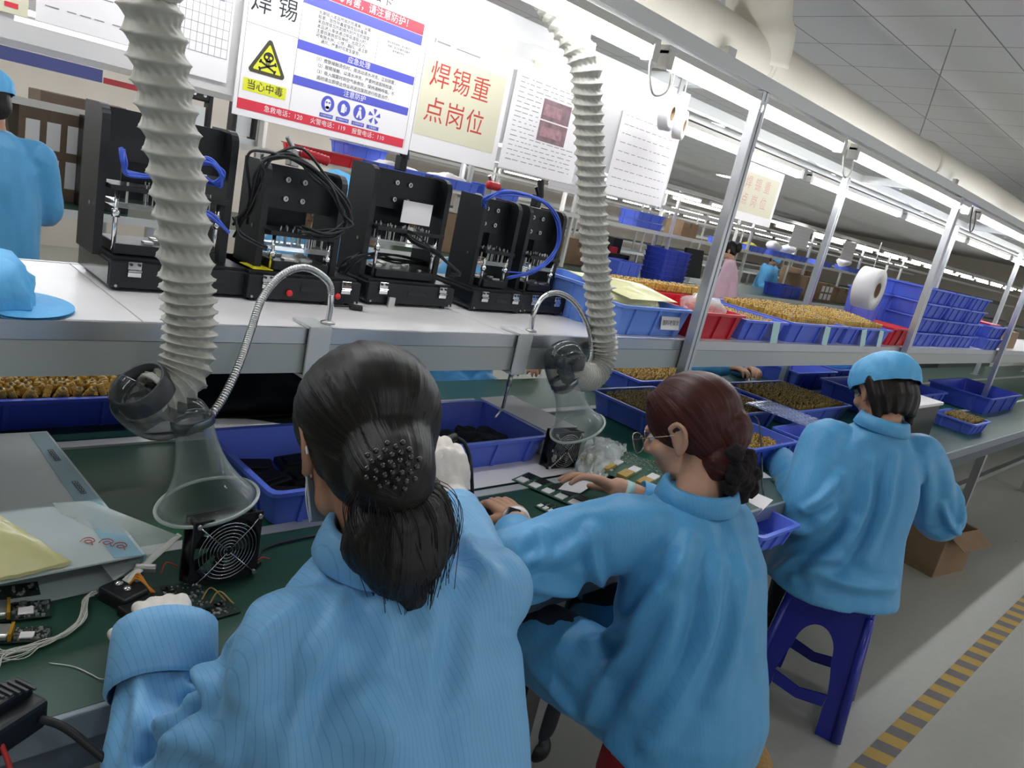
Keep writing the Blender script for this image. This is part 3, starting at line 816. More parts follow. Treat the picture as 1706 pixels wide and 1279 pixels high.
# ================================================================== FANS
def fan(label, loc, rz, S=.12, tilt=0):
    t = thing('cooling_fan', label, 'fan', loc, rz); t.rotation_euler.x = tilt
    h = S/2; D = .038
    bm = B(); n = 32
    # square frame with a round opening, front and back flanges
    for y0, y1 in ((-D/2, -D/2+.005), (D/2-.005, D/2)):
        sq = []; ci = []
        for k in range(n):
            a = 2*PI*k/n; c, s = math.cos(a), math.sin(a); m_ = max(abs(c), abs(s))
            sq.append((c/m_*h*min(1, 1), s/m_*h)); ci.append((c*h*.94, s*h*.94))
        va = [[bm.verts.new((x, y, z)) for x, z in L_] for L_, y in ((sq, y0), (sq, y1), (ci, y1), (ci, y0))]
        for i in range(4):
            A, Bq = va[i], va[(i+1) % 4]
            for k in range(n): bm.faces.new((A[k], A[(k+1) % n], Bq[(k+1) % n], Bq[k]))
    lathe(bm, [(h*.95, -D/2), (h*.95, D/2), (h*.98, D/2), (h*.98, -D/2), (h*.95, -D/2)], 32, Matrix.Rotation(PI/2, 4, 'X'), 0, False)
    for sx in (-1, 1):
        for sz in (-1, 1): rod(bm, (sx*h*.88, -D/2, sz*h*.88), (sx*h*.88, D/2, sz*h*.88), .006)
    build('housing', bm, 'blackp', t, None, None)
    bm = B(); rod(bm, (0, -D*.3, 0), (0, D*.4, 0), .021, 24)
    for k in range(7):
        a = 2*PI*k/7; q = Matrix.Rotation(a, 4, 'Y')
        pts = []
        for r_, tw in ((.019, .7), (.038, .55), (h*.90, .4)):
            for sgn in (-1, 1):
                pts.append(q @ Vector((r_, math.sin(tw)*.014*sgn, math.cos(tw)*.017*sgn+r_*.15)))
        v = [bm.verts.new(p) for p in pts]
        v2 = [bm.verts.new(p+Vector((0, .002, 0))) for p in pts]
        for a_ in (v, v2):
            bm.faces.new((a_[0], a_[2], a_[3], a_[1])); bm.faces.new((a_[2], a_[4], a_[5], a_[3]))
        for i, j in ((0, 2), (2, 4), (4, 5), (5, 3), (3, 1), (1, 0)): bm.faces.new((v[i], v[j], v2[j], v2[i]))
    build('impeller', bm, 'blackp', t, None, None)
    bm = B(); y = -D/2-.005
    for r_ in (.008, .014, .020, .0265, .033, .0395, .046, .0525):
        C = [(r_*math.cos(a*PI/18), y, r_*math.sin(a*PI/18)) for a in range(37)]
        tube(bm, C, .0009, 6, False)
    for k in range(4):
        a = PI/4+k*PI/2; e = .074*h/.06
        tube(bm, [(.004*math.cos(a), y-.0016, .004*math.sin(a)), (.055*math.cos(a), y-.0016, .055*math.sin(a)), (e*math.cos(a), y+.002, e*math.sin(a))], .0013, 6)
    build('wire_guard', bm, 'chrome', t, None, None)
    for sx in (-1, 1):
        for sz in (-1, 1):
            bm = B(); rod(bm, (sx*h*.88, -D/2-.006, sz*h*.88), (sx*h*.88, -D/2, sz*h*.88), .0042, 10); build('screw', bm, 'steel', t, None, None)
    return t
fan('black square fan with a wire guard under the trumpet funnel', (.556, 1.13, BZ+.066), math.radians(3), .125, -.03)
fan('black square fan half covered by bubble wrap before the second worker', (1.69, 1.34, BZ+.0615), math.radians(-6), .118)
bm = B(); tube(bm, spline([(.60, 1.14, .765), (.64, 1.15, .762), (.68, 1.19, .756), (.80, 1.2, .755), (.95, 1.18, .755)], 8), .0028, 6); o = build('fan_cable', bm, 'rubber', None, None, True); tag(o, 'black cable running from the fan along the green mat', 'cable')
for k in range(2):
    bm = B(); p = at(405+k*22, 930+k*8, Z=.757); tube(bm, spline([p, p+Vector((.012, .006, .006)), p+Vector((.028, .002, .002))], 6), .0014, 6); o = build('wire_end', bm, 'redw', None, None, True); tag(o, ('red wire end lying right below the fan screws', 'red wire end lying beside the fan cable plug')[k], 'wire')
bm = B(); p = at(428, 938, Z=.756); box(bm, p, (.014, .012, .01), RZ(.5), .002); o = build('plug', bm, 'blackp'); tag(o, 'small black plug by the red wire ends near the fan', 'plug')

# ================================================================== WHAT LIES ON THE BENCH NEAR THE FIRST WORKER
def sheet(name, corners, th, m, label, cat, bulge=0, n=6, group=None):
    """a thin plate or sheet through four corners with a little sag"""
    a, b, c, d = [Vector(p) for p in corners]; bm = B(); g = []; g2 = []
    for i in range(n+1):
        u = i/n; r1, r2 = [], []
        for j in range(n+1):
            v = j/n; p = a.lerp(b, u).lerp(d.lerp(c, u), v); p = p+Vector((0, 0, bulge*math.sin(PI*u)*math.sin(PI*v)))
            r1.append(bm.verts.new(p+Vector((0, 0, th)))); r2.append(bm.verts.new(p))
        g.append(r1); g2.append(r2)
    for i in range(n):
        for j in range(n):
            bm.faces.new((g[i][j], g[i+1][j], g[i+1][j+1], g[i][j+1])); bm.faces.new((g2[i][j+1], g2[i+1][j+1], g2[i+1][j], g2[i][j]))
    for k in range(n):
        bm.faces.new((g[k][0], g2[k][0], g2[k+1][0], g[k+1][0])); bm.faces.new((g[k+1][n], g2[k+1][n], g2[k][n], g[k][n]))
        bm.faces.new((g[0][k+1], g2[0][k+1], g2[0][k], g[0][k])); bm.faces.new((g[n][k], g2[n][k], g2[n][k+1], g[n][k+1]))
    o = build(name, bm, m, None, None, False, .6)
    if label: tag(o, label, cat, group)
    return o
# translucent blue file box lying flat: two plates and a spine
fz = .80
fb = thing('file_box', 'translucent pale blue plastic file box lying flat by the trumpet funnel', 'file box', (.3, 1.4, BZ))
fo = Vector(fb.location)
c_ = [at(-60, 728, Z=fz), at(78, 720, Z=fz), at(242, 925, Z=fz), at(-60, 985, Z=fz)]
def rel(ps, z=None): return [Vector((p[0], p[1], p[2] if z is None else z))-fo for p in ps]
o = sheet('lid', rel(c_, fz), .003, 'foldw', None, None); o.parent = fb
o = sheet('base_plate', rel(c_, BZ+.001), .003, 'foldw', None, None); o.parent = fb
bm = B(); e0, e1 = rel([c_[1], c_[2]], BZ+.001)
dirv = (e1-e0).normalized(); ang = math.atan2(dirv.y, dirv.x)
box(bm, ((e0+e1)/2+Vector((0, 0, .025))), ((e1-e0).length, .004, .05), RZ(ang)); o = build('spine', bm, 'foldb', fb)
mtx = Matrix.Translation((e0+e1)/2+Vector((0, 0, .0535)))
bm = B()
u_ = (e1-e0).normalized(); inw = Vector((u_.y, -u_.x, 0)); inw = inw if inw.x < 0 else -inw
for fr in (.24, .52):
    c0 = e0.lerp(e1, fr); 
    mt = Matrix(((u_.x, inw.x, 0, 0), (u_.y, inw.y, 0, 0), (0, 0, 1, 0), (0, 0, 0, 1))) ; mt = Matrix.Translation((c0.x+inw.x*.022, c0.y+inw.y*.022, fz-BZ+.0052)) @ mt
    for k in range(5):
        rect_bm(bm, -.030+k*.012, -.005, -.028+k*.012, .005, mt, .0005); rect_bm(bm, -.022+k*.012, -.005, -.020+k*.012, .005, mt, .0005)
        for y in (-.005, -.001, .0035): rect_bm(bm, -.030+k*.012, y, -.020+k*.012, y+.0014, mt, .0005)
build_flat('printed_marks', bm, 'blackp', fb)
bs = sheet('blue_edge', rel([at(48, 722, Z=fz+.0032), at(77, 720.5, Z=fz+.0032), at(238, 925, Z=fz+.0032), at(190, 930, Z=fz+.0032)], fz-0+.0034), .0006, 'foldb', None, None); bs.parent = fb
bs['label'] = 'blue spine edge'
# film bags over it
bm = B(); p = at(175, 905, Z=fz+.006)
mt = Matrix.Translation(p) @ Matrix.Rotation(ang+.9, 4, 'Z')
for k, (x, y) in enumerate(((-.028, 0), (0, .004), (.024, -.002))):
    rr = [(x-.010, y-.004), (x-.008, y+.008), (x+.002, y+.012), (x+.010, y+.004), (x+.003, y-.006), (x-.004, y-.001), (x+.004, y+.004), (x+.012, y-.010)]
    tube(bm, [mt @ q for q in spline([(q[0], q[1], 0) for q in rr], 5)], .0007, 5)
o = build('red_scribble', bm, 'redw', fb); o['label'] = 'red pen marks'
o.location = -fo
o = sheet('film_bag', [at(88, 838, Z=.808), at(150, 835, Z=.812), at(298, 893, Z=.80), at(190, 968, Z=.772)], .001, 'film', 'clear film bag draped over the blue file box towards the black fan', 'bag', .012, 10)
o = sheet('film_bag', [at(-70, 850, Z=.812), at(10, 870, Z=.815), at(118, 940, Z=.806), at(-70, 985, Z=.806)], .006, 'filmy', 'yellowish film bag lying on the file box at its near end', 'bag', .02, 12)
me = o.data
for v in me.vertices: v.co.z += .004*noise.noise(v.co*30)+.003*noise.noise(v.co*70)
# white papers
sheet('paper_sheet', [at(238, 722, Z=BZ+.003), at(280, 697, Z=BZ+.004), at(385, 693, Z=BZ+.003), at(478, 708, Z=BZ+.002)], .001, 'paper', 'white paper sheet on the belt behind the trumpet funnel', 'paper', .006)
sheet('paper_sheet', [(1.10, 1.285, BZ+.0025), (1.72, 1.285, BZ+.0025), (1.84, 1.70, BZ+.0025), (1.22, 1.70, BZ+.0025)], .001, 'paper', 'large white paper under the tote of black pouches', 'paper')
t = thing('paper_box', 'plain white box behind the tote of black pouches', 'box', (1.765, 1.575, BZ+.004), math.radians(2))
bm = B(); box(bm, (0, 0, .04), (.155, .30, .08), None, .003); build('carton', bm, 'paper', t)
bm = B(); box(bm, (0, 0, .0815), (.159, .304, .003), None, .001); build('lid', bm, 'paper', t)
sheet('paper_stack', [(1.40, 1.702, BZ+.004), (1.68, 1.702, BZ+.004), (1.68, 1.752, BZ+.004), (1.40, 1.752, BZ+.004)], .07, 'paper', 'stack of white paper along the back of the tote of black pouches', 'paper')
# ---- circuit boards
def board(label, loc, rz, W, L, m='pcb', parts='mix', group=None, seed=1, tilt=0):
    t = thing('circuit_board', label, 'circuit board', loc, rz, group); t.rotation_euler.x = tilt
    bm = B(); box(bm, (0, 0, .0008), (W, L, .0016)); build('substrate', bm, m, t)
    r = random.Random(seed)
    if parts == 'mix':
        bm = B()
        for _ in range(int(W*L*9000)):
            s = r.choice((.002, .003, .004)); box(bm, (r.uniform(-W/2+.004, W/2-.004), r.uniform(-L/2+.004, L/2-.004), .0016+s*.3), (s, s*r.choice((.6, 1.4)), s*.6))
        build('small_components', bm, 'silver', t)
        bm = B()
        for _ in range(int(W*L*1300)+2):
            s = r.choice((.006, .009, .012)); box(bm, (r.uniform(-W/2+.01, W/2-.01), r.uniform(-L/2+.01, L/2-.01), .0028), (s, s, .0022), None)
        build('chips', bm, 'ic', t)
    if parts == 'modules':
        k = 0
        for i in range(2):
            for j in range(5):
                x = -W/2+W*(i+.5)/2; y = -L/2+L*(j+.5)/5
                bm = B()
                if i == 0: box(bm, (x, y, .0032), (W*.36, L/5*.62, .0032), None, .0006); q = build('shield_can', bm, 'paper', t)
                else:
                    box(bm, (x, y, .0026), (W*.4, L/5*.7, .002)); q = build('module', bm, 'ic', t)
        bm = B()
        for _ in range(160):
            s = r.choice((.0015, .002, .003)); box(bm, (r.uniform(-W/2+.003, W/2-.003), r.uniform(-L/2+.003, L/2-.003), .0022), (s, s, .0014))
        build('small_components', bm, 'silver', t)
    if parts == 'yellow':
        for j in range(5):
            bm = B(); y = -L/2+L*(j+.5)/5
            box(bm, (-W*.32, y, .006), (W*.26, L/5*.5, .009), None, .001); build('relay', bm, 'gold', t)
            bm = B(); box(bm, (-W*.05, y, .004), (W*.2, L/5*.45, .006), None, .001); build('shield_can', bm, 'paper', t)
        bm = B()
        for _ in range(260):
            s = r.choice((.002, .003, .004)); box(bm, (r.uniform(.08*W, W/2-.003), r.uniform(-L/2+.003, L/2-.003), .0026), (s, s, .003))
        build('small_components', bm, 'silver', t)
    if parts == 'battery':
        bm = B(); box(bm, (-W*.30, 0, .007), (W*.36, L*.85, .011), None, .003); build('battery', bm, 'silver', t)
        bm = B(); box(bm, (-W*.10, 0, .008), (W*.05, L*.88, .012)); build('amber_tape', bm, 'kapton', t)
        bm = B(); box(bm, (W*.14, -L*.1, .0035), (W*.22, L*.42, .0025), None, .0006); q = build('shield_can', bm, 'paper', t)
        bm = B()
        for _ in range(60):
            s = r.choice((.002, .003, .005)); box(bm, (r.uniform(-.05*W, W/2-.003), r.uniform(-L/2+.003, L/2-.003), .003), (s, s, .003))
        build('small_components', bm, 'silver', t)
        bm = B()
        for _ in range(8):
            s = r.choice((.005, .008)); box(bm, (r.uniform(-.02*W, W/2-.006), r.uniform(-L/2+.006, L/2-.006), .003), (s, s, .002))
        build('chips', bm, 'ic', t)
    return t
def bd_from(label, a, b, c, z, **k):
    """board from three photo corners: a-b one side, b-c the other"""
    A, Bp, Cp = [at(*q, Z=z) for q in (a, b, c)]
    u = Bp-A; v = Cp-Bp; rz = math.atan2(u.y, u.x); ctr = (A+Cp)/2
    return board(label, (ctr.x, ctr.y, z), rz, u.length, v.length, **k)
bd_from('dark circuit board with orange wires and a ribbon by the white gloved left hand', (222, 985), (352, 968), (338, 1012), BZ+.012, parts='mix', seed=3)
bd_from('circuit board with a silver battery at the bench edge, upper of two', (-30, 1040), (92, 1026), (78, 1000), BZ+.004, parts='battery', seed=4)
bd_from('circuit board with a silver battery at the bench edge, lower of two', (-30, 1074), (84, 1069), (86, 1045), BZ+.004, parts='battery', seed=5)
bd_from('dark circuit board half under the yellowish film bag', (0, 1000), (70, 990), (60, 970), BZ+.004, parts='mix', seed=6)
bd_from('circuit board half hidden under the white gloved left hand', (330, 1040), (400, 1020), (380, 995), BZ+.002, parts='mix', seed=8)
bd_from('green circuit board with square white shield cans under the second workers fingers', (866, 796), (893, 784), (974, 836), BZ+.004, m='pcbg', parts='modules', seed=9)
bd_from('small green circuit board strip with two white cans by the watch', (900, 842), (918, 834), (944, 858), BZ+.003, m='pcbg', parts='modules', seed=10)
bd_from('circuit board with yellow relays beside the capped workers sleeve', (1284, 800), (1316, 775), (1368, 795), BZ+.003, m='pcbg', parts='yellow', seed=11)
bd_from('circuit board panel crowded with yellow parts before the glasses', (1010, 765), (1062, 740), (1110, 800), BZ+.03, m='pcbg', parts='yellow', seed=12)
# black jig block with shiny screws in front of the orange wires
t = thing('holder_block', 'black holder with shiny screws left of the orange wires', 'holder', at(205, 1000, Z=BZ))
bm = B(); box(bm, (0, 0, .012), (.05, .06, .024), RZ(.4), .004); box(bm, (.015, -.05, .008), (.06, .05, .016), RZ(.3), .003); build('body', bm, 'blackp', t)
for k, (x, y) in enumerate(((-.005, .012), (.002, -.008))):
    bm = B(); ellipsoid(bm, (x, y, .026), (.007, .007, .005), None, 12, 8); build('screw', bm, 'chrome', t, None, True)
# orange wires + ribbon
for k in range(3):
    bm = B(); a = at(213+k*3, 976-k*2, Z=.77); b = at(258-k*3, 987, Z=.766)
    tube(bm, spline([a, a.lerp(b, .35)+Vector((0, .004, .016+.003*k)), b], 8), .0018, 6); o = build('wire', bm, 'orange', None, None, True); tag(o, ('upper orange wire arching to the dark circuit board', 'middle orange wire arching to the dark circuit board', 'lower orange wire arching to the dark circuit board')[k], 'wire')
o = sheet('ribbon_cable', [at(296, 888, Z=.80), at(303, 893, Z=.80), at(215, 972, Z=.775), at(203, 966, Z=.775)], .0012, 'wire', 'flat white ribbon cable running towards the black fan', 'ribbon cable', .006, 8)
t = thing('connector', 'silver ribbon connector above the dark circuit board', 'connector', at(242, 946, Z=.782)); bm = B(); box(bm, (0, 0, 0), (.034, .016, .008), RZ(-.45), .001); build('shell', bm, 'silver', t)
bm = B(); box(bm, (0, 0, .004), (.03, .006, .004), RZ(-.45)); build('latch', bm, 'paper', t)
bm = B(); p = at(268, 955, Z=.765); tube(bm, spline([p, p+Vector((.012, .012, .012)), p+Vector((.03, .006, .004))], 8), .0012, 6); o = build('wire', bm, 'redw', None, None, True); tag(o, 'thin red wire on the dark circuit board', 'wire')
for k in range(2):
    bm = B(); p = at(335+k*14, 1000+k*6, Z=.762); tube(bm, spline([p, p+Vector((.02, .012, .012)), p+Vector((.035, -.015, .0))], 8), .0013, 6); o = build('wire', bm, 'tan', None, None, True); tag(o, ('tan wire looping beside the gloved left hand, upper', 'tan wire looping beside the gloved left hand, lower')[k], 'wire')
# bundle of thin white wires
t = thing('wire_bundle', 'bundle of thin white wires trailing across the green mat to the bench edge', 'wire bundle', at(100, 1050, Z=BZ)); bo = Vector(t.location); rr = random.Random(5)
for k in range(14):
    j = lambda s: Vector((rr.uniform(-s, s), rr.uniform(-s, s), rr.uniform(0, .006)))
    pts = [at(158, 990, Z=BZ+.006)+j(.006), at(143, 1000, Z=BZ+.008)+j(.004), at(138, 1030, Z=BZ+.006)+j(.005), at(115, 1055, Z=BZ+.004)+j(.005), at(70, 1075, Z=BZ+.004)+j(.006), at(25, 1092, Z=BZ+.004)+j(.012), at(-40, 1105, Z=BZ+.003)+j(.03)]
    bm = B(); tube(bm, [p-bo for p in spline(pts, 6)], .0009, 5); build('wire', bm, 'wire', t, None, True)
bm = B(); tube(bm, spline([at(82, 1104, Z=BZ+.002), at(122, 1110, Z=BZ+.002), at(150, 1122, Z=BZ+.002), at(170, 1131, Z=BZ+.003), at(196, 1124, Z=BZ+.002)], 8), .0008, 5); o = build('wire', bm, 'wire', None, None, True); tag(o, 'single thin white wire lying alone on the green mat', 'wire')
# dark lamp-like tool at the lower corner
t = thing('soldering_station', 'black tool with a red wire at the near end of the bench', 'tool', at(10, 1225, Z=BZ+.03))
bm = B(); box(bm, (0, 0, .02), (.07, .05, .04), RZ(.5), .006); box(bm, (.0, .012, .045), (.05, .03, .02), RZ(.5), .004); build('body', bm, 'blackp', t)
bm = B()
for k in range(6): box(bm, (-.02+k*.008, .012, .056), (.003, .03, .003), RZ(.5))
build('grille', bm, 'hoseclip', t)
bm = B(); tube(bm, spline([(.03, -.01, .02), (.055, -.03, .01), (.09, -.07, -.02)], 8), .005, 8); build('cable', bm, 'rubber', t, None, True)
bm = B(); tube(bm, spline([(-.012, -.03, .02), (-.006, -.045, .0), (.0, -.06, -.03)], 8), .003, 8); build('red_wire', bm, 'redw', t, None, True)
# black parts inside the totes
rr = random.Random(12)
for k in range(9):
    t_ = 'black plastic cover lying in the tote by the trumpet funnel'
    bm = B(); box(bm, (0, 0, 0), (.10, .065, .018), None, .004); box(bm, (0, 0, .011), (.07, .04, .006), None, .002)
    o = build('plastic_cover', bm, 'blackp', None, (.80+.10*(k % 3)+rr.uniform(-.01, .01), 1.37+.07*(k//3 % 3), BZ+.016+.001*k)); o.rotation_euler = (rr.uniform(-.1, .1), rr.uniform(-.1, .1), rr.uniform(-.3, .3)); tag(o, t_, 'cover', 'black covers in the tote by the funnel')
for k in range(8):
    bm = B(); n0 = 8
    for i in range(1): ellipsoid(bm, (0, 0, 0), (.06, .045, .012), None, 16, 8)
    o = build('black_pouch', bm, 'trouser', None, (1.50+.05*(k % 4)-.06+rr.uniform(-.02, .02), 1.50+.055*(k//4)+rr.uniform(-.01, .01), BZ+.02+.006*(k % 3)), True)
    for v in o.data.vertices: v.co += Vector((noise.noise(v.co*40+Vector((k, 0, 0)))*.012, noise.noise(v.co*40+Vector((0, k, 0)))*.012, noise.noise(v.co*50+Vector((0, 0, k)))*.012))
    o.rotation_euler = (rr.uniform(-.15, .15), rr.uniform(-.15, .15), rr.uniform(0, 3)); tag(o, 'crumpled black pouch in the tote beside the white gloved hand', 'pouch', 'black pouches in the tote')
# bubble wrap by the second fan
o = sheet('bubble_wrap', [at(985, 725, Z=.80), at(1045, 745, Z=.79), at(1010, 800, Z=.77), at(955, 785, Z=.78)], .004, 'film', 'crumpled clear bubble wrap leaning on the second fan', 'bubble wrap', .03, 22)
for v in o.data.vertices: v.co += Vector((noise.noise(v.co*45)*.012, noise.noise(v.co*45+Vector((9, 0, 0)))*.012, noise.noise(v.co*60)*.016))
# papers near second worker
sheet('paper_sheet', [at(930, 815, Z=BZ+.008), at(958, 790, Z=BZ+.008), at(1000, 800, Z=BZ+.008), at(966, 822, Z=BZ+.008)], .001, 'paper', 'white paper under the open hand of the second worker', 'paper')
sheet('paper_form', [at(985, 852, Z=BZ+.004), at(1035, 858, Z=BZ+.004), at(1010, 890, Z=BZ+.004), at(990, 880, Z=BZ+.004)], .001, 'paper', 'printed paper form lying before the second workers chest', 'paper')
sheet('paper_tag', [at(1245, 815, Z=.775), at(1288, 833, Z=.775), at(1262, 858, Z=.735), at(1250, 850, Z=.735)], .001, 'paper', 'folded white paper sticking out behind the bun over the small tote', 'paper')
for k, (p, lab) in enumerate((((1265, 790), 'torn white paper scrap by the thin black cable behind the bun'), ((1258, 766), 'narrow white paper strip above the torn scrap'), ((1290, 773), 'tiny white paper strip beyond the black cable'))):
    a = at(*p, Z=BZ+.002); s = (.075, .05, .022)[k]; bm = B(); poly = [(-s*.6, -s*.3), (s*.3, -s*.5), (s*.6, s*.1), (.0, s*.25), (-s*.5, s*.35)]; prism(bm, poly, 0, .001, 'Z'); o = build('paper_scrap', bm, 'paper', None, a); tag(o, lab, 'paper')
bm = B(); tube(bm, spline([at(1243, 690, Z=.80), at(1262, 698, Z=.84), at(1268, 740, Z=.82), at(1270, 800, Z=.775), at(1272, 826, Z=.75), at(1272, 850, Z=.70)], 8), .003, 6); o = build('cable', bm, 'rubber', None, None, True); tag(o, 'thin black cable arching down behind the bun to the bench edge', 'cable')
# clear blister trays near the capped worker
def blister(label, cs, z, nx, ny):
    A, Bp, Cp = [at(*q, Z=z) for q in cs]; u = (Bp-A); v = (Cp-Bp); rz = math.atan2(u.y, u.x); W, L = u.length, v.length; c = (A+Cp)/2
    t = thing('blister_tray', label, 'tray', c, rz); bm = B(); box(bm, (0, 0, .001), (W, L, .002)); build('sheet', bm, 'blister', t)
    bm = B()
    for i in range(nx):
        for j in range(ny): box(bm, (-W/2+W*(i+.5)/nx, -L/2+L*(j+.5)/ny, .004), (W/nx*.7, L/ny*.7, .006))
    q = build('cells', bm, 'blister', t)
blister('clear blister tray of silver parts lying over the totes by the bun', ((1255, 672), (1290, 668), (1400, 718)), .86, 6, 12)
t = thing('board_rack', 'white topped rack box standing beyond the capped worker', 'rack', (4.07, 1.16, BZ))
bm = B(); box(bm, (0, 0, .09), (.55, .2, .18), None, .004); build('body', bm, 'screen', t)
bm = B(); box(bm, (0, 0, .19), (.57, .22, .016), None, .003); build('top_plate', bm, 'paper', t)
rr = random.Random(3)
for k in range(6):
    bm = B(); box(bm, (0, 0, 0), (.15, .032, .012), None, .002); o = build('module_strip', bm, 'paper', None, (3.0+.05*k, 1.03+.035*(k % 3)+.01, BZ+.02+.01*(k//3))); o.rotation_euler.z = .15; tag(o, 'pale strip shaped board lying in the tote before the capped worker', 'board', 'pale board strips in the tote')
# ================================================================== BLACK TEST JIGS ON THE SHELF
def jig(label, x0, x1, yf, H, gx0, gx1, rz=0, clamp=None, extras=True, pcb=False, grip=True, seed=1, slots=1):
    """press jig: box base with latches, two side plates, cross plate with bolts, moving plate on rods"""
    W = x1-x0; D = .225; bh = .062
    t = thing('test_jig', label, 'test jig', ((x0+x1)/2, yf+D/2, SZ), rz)
    cx = (x0+x1)/2; g0, g1 = gx0-cx, gx1-cx
    bm = B(); box(bm, (0, 0, bh/2+.004), (W, D, bh-.008), None, .0025); 
    for sx in (-1, 1):
        for sy in (-1, 1): rod(bm, (sx*(W/2-.02), sy*(D/2-.02), 0), (sx*(W/2-.02), sy*(D/2-.02), .006), .008)
    build('base', bm, 'black', t)
    bm = B(); box(bm, (0, .004, bh+.003), (W*.96, D*.9, .007), None, .001); build('deck', bm, 'black', t)
    bm = B(); box(bm, (-W/2-.0005, 0, bh/2+.004), (.002, D*.92, bh*.72)); build('side_cover', bm, 'gloss', t)
    bm = B(); box(bm, (W*.05, -D/2-.0005, bh*.62), (W*.22, .002, bh*.22), None, .0005); build('finger_slot', bm, 'screen', t)
    for k in (-1, 1):
        bm = B(); lx = k*(W/2-.045)
        box(bm, (lx, -D/2-.002, bh-.006), (.026, .005, .017), None, .001); box(bm, (lx, -D/2-.003, bh-.024), (.026, .006, .010), None, .001); rod(bm, (lx-.013, -D/2-.006, bh-.016), (lx+.013, -D/2-.006, bh-.016), .0025, 8)
        l = build('latch', bm, 'chrome', t)
        bm = B()
        for dx in (-.008, .008): rod(bm, (lx+dx, -D/2-.008, bh-.003), (lx+dx, -D/2-.004, bh-.003), .003, 8)
        build('rivet', bm, 'ic', l)
    for sx in (-1, 1):
        bm = B(); rod(bm, (sx*(W/2-.012), -D/2-.002, .012), (sx*(W/2-.012), -D/2, .012), .003, 8); build('screw', bm, 'steel', t)
    # side plates with a rounded front shoulder
    pf, pb = -.055, .062; r = .03
    prof = [(pf, bh), (pf, H-r)]+[(pf+r-r*math.cos(a), H-r+r*math.sin(a)) for a in (PI/8, PI/4, 3*PI/8, PI/2)]+[(pb, H), (pb, bh)]
    for gx, s in ((g0, 1), (g1, -1)):
        bm = B(); prism(bm, prof, gx, gx+s*.016, 'X'); p = build('side_plate', bm, 'black', t)
        bm = B()
        for z in (bh+.10, ): rod(bm, (gx-.004*s, pf+.03, z), (gx, pf+.03, z), .005, 10)
        build('bolt', bm, 'chrome', p)
    # cross plate, rounded upper right corner
    r = .028; zc = H-.105
    poly = [(g0+.012, zc), (g0+.012, H-.004), (g1-r, H-.004)]+[(g1-r+r*math.sin(a), H-.004-r+r*math.cos(a)) for a in (PI/8, PI/4, 3*PI/8, PI/2)]+[(g1, zc)]
    bm = B(); prism(bm, poly, -.012, .008, 'Y'); c = build('cross_plate', bm, 'black', t)
    gm = (g0+g1)/2
    for dx in (-.022, .022):
        for dz in (.03, .075):
            bm = B(); q = Matrix.Translation((gm+dx-.01, -.012, H-dz-.004)) @ Matrix.Rotation(PI/2, 4, 'X'); lathe(bm, [(.0065, 0), (.0065, .006), (.0035, .006), (.0035, .002)], 12, q); build('bolt', bm, 'steel', c)
    bm = B(); box(bm, ((g0+g1)/2, .035, (bh+H)/2), ((g1-g0)*.5, .008, .10)); build('rear_strip', bm, 'black', t)
    # moving plate with pins and rods
    pz = H-.155
    bm = B(); box(bm, (gm, -.03, pz), ((g1-g0)-.036, .10, .010), None, .001); mp = build('moving_plate', bm, 'black', t)
    rr = random.Random(seed); bm = B()
    for _ in range(26): x = gm+rr.uniform(-.4, .4)*(g1-g0)*.85; y = -.03+rr.uniform(-.04, .04); rod(bm, (x, y, pz-.03), (x, y, pz+.012), .0016, 6)
    build('probe_pins', bm, 'silver', mp)
    bm = B(); box(bm, (gm, -.035, pz-.035), ((g1-g0)-.06, .07, .012), None, .001); build('clear_block', bm, 'film', mp)
    for sx in (g0+.035, g1-.035):
        bm = B(); rod(bm, (sx, -.065, bh), (sx, -.065, pz), .0045, 10); rod(bm, (sx, -.065, pz-.06), (sx, -.065, pz-.045), .008, 10); build('guide_rod', bm, 'chrome', t, None, None)
    bm = B(); box(bm, (gm, -.02, bh+.02), ((g1-g0)-.07, .12, .022), None, .002); nb = build('fixture_bed', bm, 'black', t)
    bm = B()
    for _ in range(9): box(bm, (gm+rr.uniform(-.3, .3)*(g1-g0), -.02+rr.uniform(-.045, .045), bh+.033), (rr.uniform(.008, .03), rr.uniform(.006, .02), .006))
    build('fixture_pieces', bm, 'silver', nb)
    if pcb:
        bm = B(); box(bm, (gm+.035, -.036, pz+.05), (.10, .003, .06)); q = build('white_board', bm, 'paper', t)
    # toggle clamp on top with a red grip
    bm = B(); zt = H
    box(bm, (gm-.02, .0, zt+.018), (.022, .03, .04), None, .003); rod(bm, (gm-.02, -.01, zt+.03), (gm-.045, -.01, zt+.062), .006, 10)
    tc = build('toggle_clamp', bm, 'black' if not grip else 'steel', t)
    if grip:
        bm = B(); a = Vector((gm-.01, -.02, zt+.035)); b = a+Vector(grip if isinstance(grip, tuple) else (.062, -.02, -.010))
        P = [a.lerp(b, i/16) for i in range(17)]; tube(bm, P, [.006]+[.0105 if i % 2 else .0125 for i in range(15)]+[.006], 14); build('grip', bm, 'redg', tc, None, True)
    else:
        bm = B(); rod(bm, (gm-.015, -.01, zt+.03), (gm-.02, .0, zt+.085), .011, 12); build('lever', bm, 'blackp', tc)
    return t
j1 = jig('black test jig behind the first grey hose', .487, .84, 1.62, .36, .468, .745, 0, grip=False, seed=2)
j2 = jig('black test jig with a yellow label and a red ribbed grip', .768, 1.066, 1.60, .312, .805, 1.02, 0, grip=(.07, -.01, -.008), seed=3)
j3 = jig('black test jig with a white board standing inside it', 1.112, 1.405, 1.635, .355, 1.115, 1.375, 0, grip=False, pcb=True, seed=4)
j4 = jig('black twin test jig looped with blue wires, nearer half', 1.475, 1.695, 1.63, .333, 1.50, 1.66, 0, grip=(-.06, -.02, .0), seed=5)
